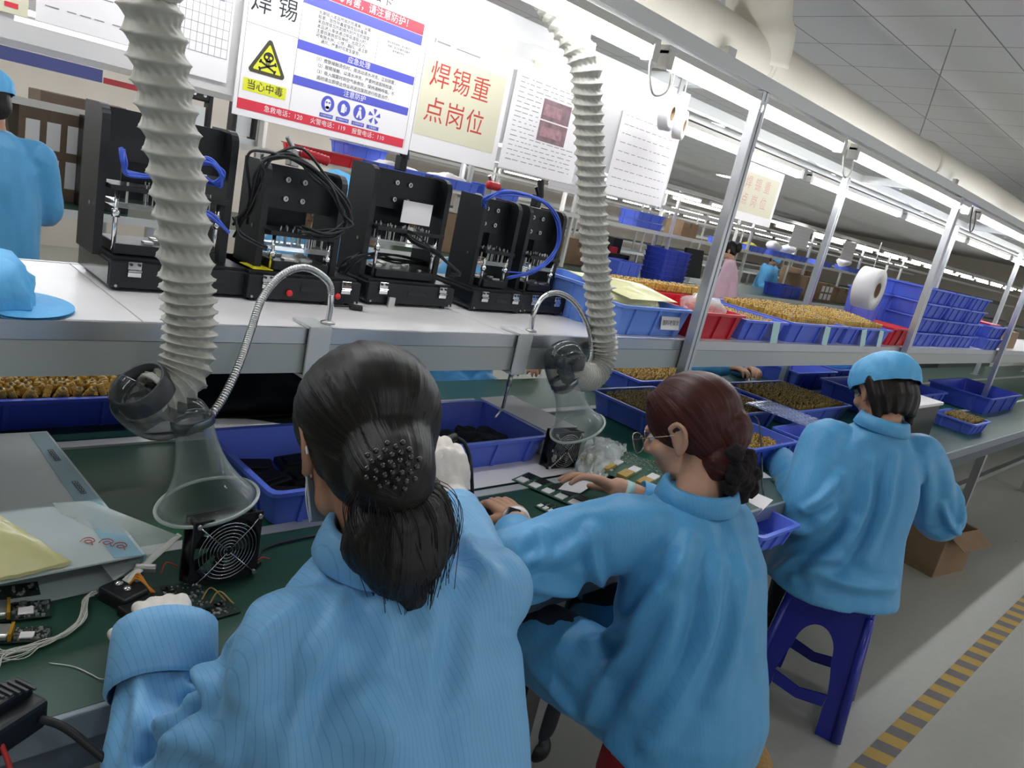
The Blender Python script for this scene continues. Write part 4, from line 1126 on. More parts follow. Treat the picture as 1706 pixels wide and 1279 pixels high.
j5 = jig('black twin test jig looped with blue wires, farther half', 1.70, 1.90, 1.64, .333, 1.705, 1.88, 0, grip=False, seed=6)
bm = B(); box(bm, (-.105, -.05, .0705), (.05, .07, .001), RZ(.05)); build('yellow_label', bm, 'yellow', j2)
for px_ in (.87, 1.0):
    bm = B(); ellipsoid(bm, (px_-j2.location.x, -.117, .026), (.008, .007, .008), None, 12, 8); build('red_button', bm, 'redg', j2)
# cable bundles (each bundle is one thing with its cables)
def bundle(label, paths, r, m, cat='cable', n=8, jit=.006, seed=1):
    t = thing('cable_bundle', label, cat, paths[0]); o0 = Vector(paths[0]); rr = random.Random(seed)
    for k in range(n):
        off = [Vector((rr.gauss(0, jit), rr.gauss(0, jit), rr.gauss(0, jit))) for _ in paths]
        bm = B(); tube(bm, [p-o0 for p in spline([Vector(p)+o for p, o in zip(paths, off)], 8)], r, 6); build('cable', bm, m, t, None, True)
    return t
bundle('loop of black cables slung over the jig with the red grip', [at(395, 372, Y=1.70), at(418, 340, Y=1.66), at(428, 285, Y=1.63), at(450, 262, Y=1.62), at(500, 262, Y=1.61), at(545, 300, Y=1.60), at(578, 340, Y=1.60), at(580, 375, Y=1.60), at(545, 392, Y=1.60), at(500, 380, Y=1.62)], .0032, 'rubber', n=7, jit=.009, seed=2)
bundle('black cable drooping from the jig with the yellow label to the deck', [at(390, 360, Y=1.68), at(398, 385, Y=1.64), at(420, 402, Y=1.62), at(445, 412, Y=1.62)], .003, 'rubber', n=2, jit=.004, seed=3)
bundle('thick bundle of dark wires hanging inside the jig with the white board', [at(668, 385, Y=1.69), at(690, 400, Y=1.65), at(722, 418, Y=1.63), at(748, 438, Y=1.62), at(764, 458, Y=1.62), at(752, 455, Y=1.625)], .0026, 'rubber', n=8, jit=.005, seed=4)
bundle('black cables lying on the shelf between the second and third jigs', [at(565, 455, Y=1.70), at(585, 432, Y=1.68), at(620, 426, Y=1.70), at(660, 432, Y=1.74), at(720, 440, Y=1.76)], .003, 'rubber', n=6, jit=.006, seed=5)
bundle('blue wires looping over the twin test jig', [at(806, 345, Y=1.66), at(812, 330, Y=1.63), at(850, 322, Y=1.62), at(905, 338, Y=1.61), at(932, 375, Y=1.60), at(925, 420, Y=1.60), at(890, 450, Y=1.60), at(848, 461, Y=1.61)], .0026, 'bluew', n=8, jit=.004, seed=6)
bundle('blue wires behind the first grey hose', [at(206, 250, Y=1.62), at(205, 275, Y=1.61), at(218, 292, Y=1.62), at(300, 292, Y=1.62), at(340, 268, Y=1.62), at(368, 285, Y=1.61), at(362, 306, Y=1.62), at(345, 298, Y=1.64)], .0028, 'bluew', n=6, jit=.004, seed=7)
bundle('blue wires dropping right of the first grey hose', [at(330, 350, Y=1.63), at(350, 362, Y=1.62), at(380, 385, Y=1.61)], .0028, 'bluew', n=5, jit=.003, seed=8)
bundle('thin coloured wires behind the twin test jig', [at(770, 410, Y=1.86), at(790, 402, Y=1.85), at(808, 398, Y=1.84)], .0014, 'orange', 'wires', n=6, jit=.006, seed=9)
t = thing('power_plug', 'black two pin plug lying on the white shelf between jigs', 'plug', at(593, 512, Z=SZ+.008))
bm = B(); box(bm, (0, 0, 0), (.034, .014, .014), RZ(-.5), .004)
build('body', bm, 'blackp', t)
bm = B()
for d in (-.004, .004): rod(bm, (.016, -.009+d, 0), (.028, -.016+d, 0), .0016, 6)
build('pins', bm, 'steel', t)
bm = B(); tube(bm, spline([(-.016, .008, 0), (-.05, .02, -.003), (-.07, .05, -.004)], 8), .0032, 6); build('cord', bm, 'rubber', t, None, True)
bm = B(); box(bm, (0, 0, .014), (.02, .008, .028)); o = build('metal_clip', bm, 'silver', None, at(650, 512, Z=SZ)); tag(o, 'small silver clip in front of the third jig', 'clip')
# blue visor cap lying at the shelf end
def cap_mesh(c, r, brim_dir, brim=.07):
    bm = B(); c = Vector(c); seg = 40; rings = []
    for i in range(10):
        a = (PI/2)*i/9; ring = []
        for k in range(seg):
            b = 2*PI*k/seg; rr_ = math.cos(a)*(1+.05*math.sin(b*12)*math.cos(a)); z = math.sin(a)**.8
            ring.append(bm.verts.new(c+Vector((r[0]*rr_*math.cos(b), r[1]*rr_*math.sin(b), r[2]*z))))
        rings.append(ring)
    for a, b in zip(rings, rings[1:]):
        for k in range(seg): f = bm.faces.new((a[k], a[(k+1) % seg], b[(k+1) % seg], b[k])); f.smooth = True
    bm.faces.new(rings[-1])
    if brim_dir is not None:
        inner, outer, low = [], [], []
        for k in range(17):
            a = brim_dir-1.25+2.5*k/16; f = math.cos((k/16-.5)*PI)**.6
            p = c+Vector((r[0]*math.cos(a), r[1]*math.sin(a), 0)); q = c+Vector(((r[0]+brim*f)*math.cos(a), (r[1]+brim*f)*math.sin(a), -.006-.02*abs(k/16-.5)*0))
            inner.append(p); outer.append(q)
        for dz in (0, -.004):
            A = [bm.verts.new(p+Vector((0, 0, dz))) for p in inner]; Q = [bm.verts.new(p+Vector((0, 0, dz))) for p in outer]
            for k in range(16): f = bm.faces.new((A[k], A[k+1], Q[k+1], Q[k])); f.smooth = True
    return bm
cc = at(0, 500, Z=SZ+.012)
t = thing('cap', 'light blue cloth cap with a visor lying at the near end of the shelf', 'cap', (cc.x-.03, cc.y+.03, SZ+.01))
bm = cap_mesh((0, 0, 0), (.09, .10, .082), None); o = build('crown', bm, 'capb', t, None, None)
for v in o.data.vertices: v.co += Vector((noise.noise(v.co*18)*.014+noise.noise(v.co*50)*.004, noise.noise(v.co*18+Vector((5, 0, 0)))*.014, (noise.noise(v.co*20)*.010+noise.noise(v.co*48)*.004) if v.co.z > .01 else 0))
bm = B(); inner, outer = [], []
for dz in (0, .004):
    A, Q = [], []
    for k in range(21):
        a = -1.0+2.3*k/20-.45; f = math.sin(PI*k/20)**.6
        A.append(bm.verts.new((.08*math.cos(a), .09*math.sin(a), dz-.004))); Q.append(bm.verts.new(((.08+.065*f)*math.cos(a), (.09+.065*f)*math.sin(a), dz-.008)))
    for k in range(20): bm.faces.new((A[k], A[k+1], Q[k+1], Q[k]))
build('visor', bm, 'capb', t, None, True)
# film bag in the labelled tote, clear bag in the red one
def lump(name, label, cat, c, s, m, amp=.012, fr=18, seed=0, sub=28):
    bm = B(); ellipsoid(bm, (0, 0, 0), s, None, sub, sub//2); o = build(name, bm, m, None, c, True); sd = Vector((seed*3.1, seed*1.7, seed))
    for v in o.data.vertices: v.co += v.co.normalized()*(noise.noise(v.co*fr+sd)*amp+noise.noise(v.co*fr*2.6+sd)*amp*.5)
    o.data.update(); tag(o, label, cat); return o
lump('film_bag', 'milky film bag swelling out of the pale blue labelled tote', 'bag', (2.10, 1.57, SZ+.085), (.16, .12, .055), 'filmy', .012, 12, 1)
sheet('film_sheet', [(1.98, 1.44, SZ+.115), (2.28, 1.46, SZ+.115), (2.40, 1.72, SZ+.13), (2.0, 1.75, SZ+.14)], .002, 'filmy', 'whitish film sheets lying across the pale blue labelled tote', 'film', .02, 10)
lump('clear_bag', 'clear bag of pink parts in the red tote past the post', 'bag', (2.56, 1.52, SZ+.1), (.10, .08, .04), 'film', .02, 25, 2)
bm = B(); box(bm, (0, 0, 0), (.11, .0012, .045)); o = build('paper_label', bm, 'paper', None, (2.185, 1.4035, SZ+.052)); o.rotation_euler.x = -.18; tag(o, 'white printed label stuck on the front of the pale blue tote', 'label')
bm = B(); text_bm(bm, '面料老架次', .02, Matrix.Rotation(PI/2, 4, 'X')); q = build_flat('lettering', bm, 'ic', o); q.location = (0, -.0012, 0)
for k, (x, rot, lab) in enumerate(((2.93, 0, 'mint paper tag on the narrow blue tote on the shelf'), (3.42, .12, 'mint paper tag on the nearer wide shelf tote'), (3.86, -.15, 'mint paper tag on the farther wide tote, left one'), (4.10, .1, 'mint paper tag on the farther wide tote next to the red tote'))):
    bm = B(); box(bm, (0, 0, -.035), (.06, .0012, .085)); o = build('paper_tag', bm, 'mint', None, (x, 1.388-.004*k*0, SZ+.078)); o.rotation_euler = (-.12, rot, 0); tag(o, lab, 'paper tag')
    if k > 0: o.location.y = 1.379
# hanging rolls
def roll(label, c, R, r, w, rz, rx=0):
    t = thing('paper_roll', label, 'roll', c, rz); bm = B()
    q = Matrix.Rotation(PI/2, 4, 'X')
    lathe(bm, [(R, -w/2), (R, w/2), (r, w/2), (r, -w/2), (R, -w/2)], 40, q, 0, False); build('paper', bm, 'signw', t, None, None)
    bm = B(); lathe(bm, [(r, -w/2-.001), (r, w/2+.001), (r*.86, w/2+.001), (r*.86, -w/2-.001), (r, -w/2-.001)], 32, q, 0, False); build('core', bm, 'kraft', t, None, None)
    bm = B(); tube(bm, spline([(0, 0, r*.8), (.005, .01, R+.02), (.03, .02, R+.12)], 8), .002, 6); build('string', bm, 'wire', t, None, True)
    t.rotation_euler.x = rx; return t
roll('large white paper roll hanging by a string before the blue crates', at(1447, 480, Y=1.37), .098, .036, .085, math.radians(2))
roll('white tape roll hanging just below the bright tube lamps', at(1113, 188, Y=1.45), .052, .02, .03, math.radians(20))
roll('second white tape roll hanging behind the first one', at(1133, 208, Y=1.50), .045, .018, .03, math.radians(25))
# large crates behind the paper roll
for k, (x, y, L, W, H, lab) in enumerate(((4.72, 1.84-.02, .34, .26, .20, 'large blue crate behind the hanging paper roll'),)):
    tote(x+.0, 1.72, SZ+.0, lab, 'tote', .22, .2, .26, 0)
# dark panel under the shelf, hex key, etc.
t = thing('monitor', 'black panel standing on the belt edge under the shelf behind the trumpet funnel', 'panel', (1.07, 1.90, BZ))
bm = B(); box(bm, (0, 0, .175), (.62, .03, .33), None, .004); build('screen', bm, 'screen', t)
bm = B(); box(bm, (0, 0, .005), (.5, .08, .01), None, .003); build('stand', bm, 'blackp', t)
# ================================================================== SIGNS HANGING OVER THE SHELF
SY = 1.62
def card(name, label, x0, x1, z0, z1, y, m, cat='sign', th=.003):
    """upright card facing the workers; lettering is built on its front in local metres, x right and y up from its lower corner"""
    t = thing(name, label, cat, (x0, y, z0))
    bm = B(); box(bm, ((x1-x0)/2, th/2, (z1-z0)/2), (x1-x0, th, z1-z0), None, .0008); build('board', bm, m, t)
    return t, Matrix.Rotation(PI/2, 4, 'X')
M['ink'] = mat('black ink', '2c2c30', .6); M['inkr'] = mat('red ink', 'c4463c', .6); M['inkg'] = mat('grey ink', '8b8b90', .6)
M['sred'] = mat('sign red', 'dd3a4c', .4); M['sblue'] = mat('sign blue', '5a5fc4', .4); M['syel'] = mat('sign yellow', 'e2e23a', .4); M['sdk'] = mat('sign dark olive', '4b4a36', .4)
XR = lambda x, y: Matrix.Rotation(PI/2, 4, 'X') @ Matrix.Translation((x, y, .0004))
def txt(t, name, items, m, lift=.001):
    bm = B()
    for s, x, y, sz in items: text_bm(bm, s, sz, Matrix.Rotation(PI/2, 4, 'X') @ Matrix.Translation((x, y, 0)), 0, lift)
    return build_flat(name, bm, m, t)
def rects(t, name, items, m, lift=.0006):
    bm = B()
    for x0, y0, x1, y1 in items: rect_bm(bm, x0, y0, x1, y1, Matrix.Rotation(PI/2, 4, 'X'), lift)
    return build_flat(name, bm, m, t)
# hazard card: 0.452 wide
t, mt = card('hazard_sign', 'white safety card with a skull triangle and red and blue bands', .69, 1.142, 1.545, 1.893, SY-.012, 'signw')
W = .452
rects(t, 'bottom_band', [(.008, .014, .433, .035)], 'sred'); rects(t, 'title_band', [(.124, .278, .436, .303)], 'sred')
rects(t, 'upper_blue_band', [(.124, .255, .436, .277)], 'sblue'); rects(t, 'middle_blue_band', [(.124, .163, .433, .182)], 'sblue'); rects(t, 'lower_blue_band', [(.124, .091, .431, .109)], 'sblue')
rects(t, 'rule_lines', [(.008, .014, .0086, .335), (.1232, .035, .1239, .335), (.4355, .014, .4362, .335), (.008, .1825, .124, .1831), (.3165, .183, .3171, .255)], 'ink', .0005)
txt(t, 'title', [('焊', .035, .224, .046), ('锡', .093, .228, .046), ('危害告知卡', .265, .322, .030)], 'ink')
txt(t, 'white_lettering', [('急救电话：120', .112, .0245, .0140), ('火警电话：119', .222, .0245, .0140), ('报警电话：110', .330, .0245, .0140), ('应急处理', .277, .1725, .0150), ('注意防护', .279, .100, .0150), ('有毒有害，请注意防护！', .29, .2905, .0205)], 'signw')
bm = B(); R0 = Matrix.Rotation(PI/2, 4, 'X')
def rounded_tri(cx, cy, s, r):
    P = []
    for k in range(3):
        a = PI/2+2*PI*k/3; vx, vy = cx+(s-2*r)*math.cos(a), cy+(s-2*r)*math.sin(a)
        for j in range(-3, 4):
            b = a+j*PI/9; P.append((vx+r*math.cos(b), vy+r*math.sin(b)))
    return P
TX, TY = .0635, .1165
poly_bm(bm, rounded_tri(TX, TY, .051, .006), R0, .0006, 0); build_flat('triangle_border', bm, 'sdk', t)
bm = B(); poly_bm(bm, rounded_tri(TX, TY, .037, .002), R0, .0009, 0); rect_bm(bm, .016, .052, .112, .077, R0, .0006); build_flat('yellow_field', bm, 'syel', t)
txt(t, 'caution_lettering', [('当心中毒', .064, .0645, .0205)], 'ink', .0012)
bm = B()
circ = lambda cx, cy, rx, ry, n=20: [(cx+rx*math.cos(2*PI*k/n), cy+ry*math.sin(2*PI*k/n)) for k in range(n)]
poly_bm(bm, circ(TX, TY+.011, .0115, .0100), R0, .0012); poly_bm(bm, [(TX-.0065, TY+.005), (TX+.0065, TY+.005), (TX+.005, TY-.005), (TX-.005, TY-.005)], R0, .0012)
for s in (-1, 1):
    a = .42*s; d = Vector((math.cos(a), math.sin(a))); nn = Vector((-d.y, d.x)); c = Vector((TX, TY-.0075))
    poly_bm(bm, [c+d*.018+nn*.0019, c-d*.018+nn*.0019, c-d*.018-nn*.0019, c+d*.018-nn*.0019], R0, .0012)
    for e in (-1, 1):
        for g in (-1, 1): poly_bm(bm, circ(*(c+d*.0185*e+nn*.0019*g), .0024, .0024, 10), R0, .0012)
build_flat('skull', bm, 'ink', t)
bm = B()
for s in (-1, 1): poly_bm(bm, circ(TX+s*.0047, TY+.0105, .0031, .0029, 12), R0, .0015)
poly_bm(bm, [(TX-.0011, TY+.005), (TX+.0011, TY+.005), (TX, TY+.008)], R0, .0015)
for k in range(4): rect_bm(bm, TX-.0046+k*.0027, TY-.0035, TX-.0038+k*.0027, TY+.001, R0, .0015)
build_flat('skull_holes', bm, 'syel', t)
para1 = ['长期吸入本品气体的危害有：头痛', '眩晕、急性中毒或慢性铅中毒等，', '来自焊接加热助焊剂时产生的烟雾', '本品进入身体通过呼吸道吸入时，', '主要损害肺部及神经，出现乏力、', '可有肺水肿，心悸，胸闷；请注意', '通风，严重时可发生窒息。']
txt(t, 'paragraph', [(q, .228, .2475-.0094*k, .0088) for k, q in enumerate(para1)]+[(q, .277, .1545-.0125*k, .0095) for k, q in enumerate(['（1）皮肤接触烫伤时，用流动清水冲洗，立刻就医；', '（2）眼睛接触，以清水冲洗，严重时送医院检查；', '（3）吸入烟雾时到空气新鲜处，保持通畅呼吸，不', '适时请立即停止作业并送往医院进行检查治疗。'][:4])]+[(q, .376, .238-.008*k, .0058) for k, q in enumerate(['理化特性说明，请注意防护', '佩戴口罩与手套作业操作', '保持通风良好'])], 'ink')
ic = [(.214, .0685), (.256, .0685), (.298, .0685), (.339, .0685)]
bm = B()
for x, y in ic[:3]: poly_bm(bm, circ(x, y, .0165, .0175, 28), R0, .0006)
for x, y in ic: rect_bm(bm, x-.017, y-.030, x+.017, y-.0215, R0, .0006)
x, y = ic[3]
for k in range(5):
    a0 = 2*PI*k/5; poly_bm(bm, [(x+.003*math.cos(a0), y+.003*math.sin(a0))]+[(x+.0165*math.cos(a0+j*.15), y+.0175*math.sin(a0+j*.15)) for j in range(5)], R0, .0006)
build_flat('round_icons', bm, 'sblue', t)
bm = B()
x, y = ic[0]; poly_bm(bm, circ(x, y, .008, .011), R0, .0009); poly_bm(bm, circ(x, y-.009, .005, .005), R0, .0009)
x, y = ic[1]; poly_bm(bm, [(x-.007, y-.010), (x+.003, y-.010), (x+.003, y+.006), (x-.002, y+.010), (x-.007, y+.006)], R0, .0009); rect_bm(bm, x+.004, y-.006, x+.007, y+.004, R0, .0009)
x, y = ic[2]; poly_bm(bm, circ(x, y+.009, .0035, .0035), R0, .0009); poly_bm(bm, [(x-.008, y-.012), (x-.003, y+.005), (x+.003, y+.005), (x+.008, y-.012), (x+.003, y-.013), (x, y-.004), (x-.003, y-.013)], R0, .0009)
build_flat('icon_figures', bm, 'signw', t)
txt(t, 'icon_captions', [('必须戴防毒面具', ic[0][0], ic[0][1]-.0258, .0042), ('必须戴防护手套', ic[1][0], ic[1][1]-.0258, .0042), ('必须穿防护服', ic[2][0], ic[2][1]-.0258, .0046), ('注意通风', ic[3][0], ic[3][1]-.0258, .0052)], 'signw', .0009)
bm = B(); x, y = ic[0]
for s in (-1, 1): poly_bm(bm, circ(x+s*.0035, y+.003, .0028, .002, 10), R0, .0012)
build_flat('icon_goggles', bm, 'sblue', t)
# big character sign
def post_sign(label, x0, x1, z0, z1, y, ink):
    t, _ = card('post_sign', label, x0, x1, z0, z1, y, 'signw')
    W, H = x1-x0, z1-z0
    rects(t, 'cream_field', [(W*.01, H*.15, W*.94, H*.84)], 'cream')
    sz = min(W*.222, H*.235)
    for row, yy in (('焊锡重', .655), ('点岗位', .365)): txt(t, 'red_lettering', [(q, W*(.19+.235*k), H*(yy-.012*k*0), sz) for k, q in enumerate(row)], ink)
    return t
t = post_sign('cream sign with six big red characters beside the skull card', 1.146, 1.438, 1.558, 1.845, SY-.008, 'inkr')
rects(t, 'small_header', [(.02, .262, .024, .272), (.028, .264, .07, .268), (.09, .264, .17, .267)], 'inkg')
M['inkf'] = mat('pale red ink', 'd8a79c', .6)  # lighter red for the distant sign's characters
post_sign('distant cream sign with six faint red characters behind the second tall post', 3.262, 3.66, 1.615, 1.885, SBk+.06, 'inkf')
# printed sheets
def form(label, x0, x1, z0, z1, y, rows, photo=None, grid=None, sig=False, seed=1, m='signw'):
    t, _ = card('document_sheet', label, x0, x1, z0, z1, y, m, 'document', .0015); W, H = x1-x0, z1-z0; r = random.Random(seed); it = []
    for k in range(rows):
        yy = H*.9-k*H*.8/max(1, rows-1) if rows > 1 else H*.5; x = W*.06
        if photo and photo[1]*H < yy < photo[3]*H: lim = photo[0]*W-.01
        else: lim = W*.92
        while x < lim:
            l = r.uniform(.008, .03); it.append((x, yy, min(x+l, lim), yy+.0018)); x += l+r.uniform(.004, .014)
    rects(t, 'printed_lines', it, 'inkg')
    if grid:
        gx0, gy0, gx1, gy1, nx, ny = grid; it = []
        for i in range(nx+1): x = W*(gx0+(gx1-gx0)*i/nx); it.append((x, H*gy0, x+.0008, H*gy1))
        for j in range(ny+1): y = H*(gy0+(gy1-gy0)*j/ny); it.append((W*gx0, y, W*gx1, y+.0008))
        rects(t, 'table_grid', it, 'inkg')
    if photo:
        rects(t, 'pictures', [(W*photo[0], H*photo[1], W*photo[2], H*(photo[1]+photo[3])/2-.002), (W*photo[0], H*(photo[1]+photo[3])/2+.002, W*photo[2], H*photo[3])], 'pinkish')
        rects(t, 'picture_panels', [(W*(photo[0]+.03), H*(photo[1]+.05), W*(photo[2]-.06), H*((photo[1]+photo[3])/2-.06)), (W*(photo[0]+.02), H*((photo[1]+photo[3])/2+.05), W*(photo[2]-.12), H*(photo[3]-.05))], 'pict2', .0009)
    if sig:
        bm = B(); pts = [Vector((W*.62+.0035*i, -.002, H*.30+.010*math.sin(i*1.3)*(1-.03*i))) for i in range(18)]; tube(bm, spline(pts, 6), .0009, 5); build('signature', bm, 'ink', t, None, True)
    return t
M['pict2'] = mat('printed picture inset', 'a98286', .5, noise_amt=.25, noise_scale=60)
M['pinkish'] = mat('printed picture', '8a6f74', .5, noise_amt=.3, noise_scale=40)
form('printed sheet with two dark pictures, right of the big red characters', 1.452, 1.765, 1.572, 1.845, SY-.008, 18, (.39, .36, .77, .78), seed=2)
form('sheet in a clear sleeve behind the second grey hose', 1.93, 2.255, 1.572, 1.85, SY-.004, 9, seed=3)
form('signed printed sheet behind the top of the first grey hose', .335, .555, 1.62, 1.90, SY-.006, 7, sig=True, seed=4)
form('sheet with a table grid between the first grey hose and the skull card', .55, .675, 1.60, 1.90, SY-.004, 1, grid=(.05, .15, .95, .98, 9, 14), seed=5)
t, _ = card('notice_card', 'cream card with a red corner at the near top', .12, .325, 1.62, 1.90, SY-.004, 'cream', 'sign')
rects(t, 'red_corner', [(.17, .01, .19, .018)], 'sred')
# clear carrier panel and its yellowed clips
t = thing('acrylic_panel', 'long clear acrylic panel that carries the hanging sheets', 'panel', (0, SY, 1.545))
bm = B(); box(bm, (1.12, .004, .225), (2.3, .004, .38)); build('panel', bm, 'acr', t)
for x in (.1, .9, 1.65, 2.2):
    bm = B(); box(bm, (x, .0, .43), (.02, .006, .06)); box(bm, (x, .0, .452), (.02, .03, .006)); build('hook', bm, 'steel', t)
bm = B(); box(bm, (1.12, .004, .465), (2.4, .03, .018)); build('rail', bm, 'aluw', t)
M['yellowed'] = mat('yellowed tape', 'efe9bd', .4)
for x0, x1, z, lab in ((1.15, 1.415, 1.862, 'yellowed tape strip above the cream sign with big red characters'), (1.51, 1.69, 1.862, 'yellowed tape strip above the sheet with two pictures')):
    bm = B(); box(bm, ((x1-x0)/2, 0, 0), (x1-x0, .0016, .022)); o = build('tape_strip', bm, 'yellowed', None, (x0, SY-.006, z)); tag(o, lab, 'tape')
# ================================================================== PEOPLE
def frame(fwd, up=(0, 0, 1)):
    f = Vector(fwd).normalized(); u = Vector(up); r = f.cross(u).normalized(); u = r.cross(f).normalized()
    return Matrix(((r.x, f.x, u.x), (r.y, f.y, u.y), (r.z, f.z, u.z)))      # columns: right, forward, up
def head_bm(bm, c, R, s=1.0, ears=True, face=True):
    c = Vector(c)
    def E(p, r, rot=None):
        ellipsoid(bm, c+R @ (Vector(p)*s), tuple(x*s for x in r), R @ rot if rot is not None else R, 18, 12)
    E((0, -.012, .035), (.074, .092, .083)); E((0, .028, -.03), (.058, .060, .082)); E((0, .056, -.088), (.028, .024, .020))
    for k in (-1, 1):
        E((k*.034, .022, -.066), (.024, .038, .028)); E((k*.038, .056, -.022), (.024, .026, .024))
        if ears:
            E((k*.075, -.004, -.004), (.009, .019, .030), RX(.15)); E((k*.078, -.012, .004), (.007, .010, .022), RX(.2)); E((k*.074, .004, -.028), (.007, .009, .011))
            E((k*.079, -.008, .012), (.006, .015, .017))
            chain(bm, [c+R @ (Vector(p)*s) for p in ((k*.076, .012, .004), (k*.083, .010, .022), (k*.087, -.008, .030), (k*.089, -.022, .016), (k*.087, -.021, -.006), (k*.081, -.008, -.026), (k*.077, .004, -.034))], [.0045*s, .005*s, .0055*s, .0055*s, .005*s, .0055*s, .0065*s], 8, 4)
    E((0, .077, .022), (.046, .017, .012))
    if face:
        chain(bm, [c+R @ (Vector(p)*s) for p in ((0, .082, .012), (0, .100, -.012), (0, .103, -.024))], [.007*s, .010*s, .012*s], 10, 3)
        for k in (-1, 1): E((k*.011, .093, -.027), (.008, .009, .007))
        E((0, .082, -.053), (.022, .010, .006)); E((0, .080, -.062), (.019, .010, .006))
def hand_bm(bm, wrist, fwd, palm_n, s=1., curl=(.5, .5, .5, .5), thumb=(.5, .6), side=1, spread=.12, fat=1.):
    """hand: fwd = along the fingers, palm_n = out of the back of the hand, side=+1 when the thumb is on the fwd x palm_n side"""
    f = Vector(fwd).normalized(); n = Vector(palm_n); n = (n-f*n.dot(f)).normalized(); t = f.cross(n)*side; w = Vector(wrist)
    P = lambda a, b, c_: w+(f*a+t*b+n*c_)*s
    chain(bm, [P(-.03, 0, 0), P(.0, 0, 0), P(.02, 0, 0)], [.026*s*fat, .025*s*fat, .027*s*fat], 14, 4, (n, .72))
    for b, L in ((.026, .078), (.009, .083), (-.009, .079), (-.026, .071)):
        chain(bm, [P(.012, b*.55, 0), P(.045, b*.9, .003), P(L, b, .001)], [.016*s*fat, .014*s*fat, .0105*s*fat], 12, 4, (n, .9))
    chain(bm, [P(.02, .0, -.004), P(.06, .0, -.002)], [.026*s*fat, .028*s*fat], 14, 4, (n, .42))
    for k, (b, L0, ls) in enumerate(((.027, .078, (.038, .024, .020)), (.009, .083, (.042, .028, .021)), (-.009, .079, (.039, .026, .020)), (-.026, .071, (.030, .020, .018)))):
        p = P(L0-.006, b, .0); ang = 0; pts = [p]; rs = [.0098*s*fat]
        sp = spread*(b/.026)
        for q, l in enumerate(ls):
            ang += curl[k]*(.75, 1.0, .75)[q]
            d = (f*math.cos(ang)-n*math.sin(ang)+t*sp*math.cos(ang)).normalized(); p = p+d*l*s; pts.append(p); rs.append((.0088, .0080, .0066)[q]*s*fat)
        chain(bm, pts, rs, 12, 5)
    a, cu = thumb
    d1 = (f*.62+t*math.cos(a)*.75-n*math.sin(a)*.75).normalized(); p0 = P(.014, .022, -.004); p1 = p0+d1*.040*s
    d2 = (d1+f*cu*.8-n*cu*.25-t*cu*.3).normalized(); p2 = p1+d2*.030*s; d3 = (d2+f*cu*.5-t*cu*.4).normalized(); p3 = p2+d3*.024*s
    chain(bm, [p0-f*.012*s, p0, p1, p2, p3], [.015*s*fat, .0165*s*fat, .0115*s*fat, .0100*s*fat, .0078*s*fat], 12, 5)
def part_mesh(name, me, m, par, uvw=None, smooth=True):
    """a fused world-space mesh becomes a part of its person"""
    if uvw is not None: set_uv(me, uvw)
    o0 = np.array(par.location); set_coords(me, coords(me)-o0)
    me.materials.clear()
    return link(name, me, m, par, None, smooth)
def hair_uv(co, T, axis):
    T = np.array(T); a = np.array(Vector(axis).normalized()); e1 = np.array(Vector(a).orthogonal().normalized()); e2 = np.cross(a, e1)
    d = co-T; u = np.arctan2(d@e1, d@e2)/(2*PI); v = np.linalg.norm(d, axis=1)*4
    return np.stack([u, v], 1)
def groove(me, uvw, amp, fr):
    co = coords(me); n = normals(me)
    k = np.array([noise.noise(Vector((u*fr, v*1.2, 0)))+.6*noise.noise(Vector((u*fr*2.7, v*1.5, 4))) for u, v in uvw])
    set_coords(me, co+n*(k*amp)[:, None])
def proj(tree, poly):
    """photo polyline laid on a garment's surface"""
    out = []
    P = [Vector((x, y, 0)) for x, y in poly]; P = spline(P, 6) if len(P) > 2 else [P[0].lerp(P[1], i/8) for i in range(9)]
    for p in P:
        h = tree.ray_cast(Vector(CAM), Vector(ray(p.x, p.y)).normalized())
        if h[0] is not None: out.append(h[0])
    return out
def drape(me, folds, lat, wrinkle=.004, seedv=0, long_axis=(0, 0, 1)):
    """press folds (ridge lines) and soft wrinkles into a fused garment"""
    tree = BVHTree.FromPolygons([v.co.copy() for v in me.vertices], [tuple(p.vertices) for p in me.polygons])
    co = coords(me); n = normals(me); d = np.zeros(len(co))
    for poly, amp, wd in folds:
        if len(poly[0]) == 2: L3 = proj(tree, poly)
        else: L3 = [Vector(p) for p in poly]
        if len(L3) < 2: continue
        # taper towards both ends
        best = np.full(len(co), 9.); tt = np.zeros(len(co)); m_ = len(L3)-1
        for i, (a, b) in enumerate(zip(L3, L3[1:])):
            a_, b_ = np.array(a), np.array(b); ab = b_-a_; t = np.clip(((co-a_)@ab)/(ab@ab+1e-12), 0, 1); ds = np.linalg.norm(co-a_-t[:, None]*ab, axis=1)
            k = ds < best; best[k] = ds[k]; tt[k] = (i+t[k])/m_
        taper = np.sin(PI*np.clip(tt, .06, .94))**.5
        d += 2.1*amp*taper*(np.exp(-(best/wd)**2)-.45*np.exp(-((best-1.9*wd)/(1.1*wd))**2))
    la = np.array(Vector(long_axis).normalized()); lt = np.array(Vector(lat).normalized()); th = np.cross(la, lt)
    w_ = np.array([noise.noise(Vector((x*11+seedv, y*11, z*3.2)))+.5*noise.noise(Vector((x*24, y*24+seedv, z*8))) for x, y, z in zip(co@lt, co@th, co@la)])
    set_coords(me, co+n*(d+w_*wrinkle*1.5)[:, None])
    return tree
def on_surface(me, poly):
    tree = BVHTree.FromPolygons([v.co.copy() for v in me.vertices], [tuple(p.vertices) for p in me.polygons])
    return proj(tree, poly)
def coat_uv(me, lat):
    co = coords(me); return np.stack([co@np.array(Vector(lat).normalized()), co[:, 2]], 1)
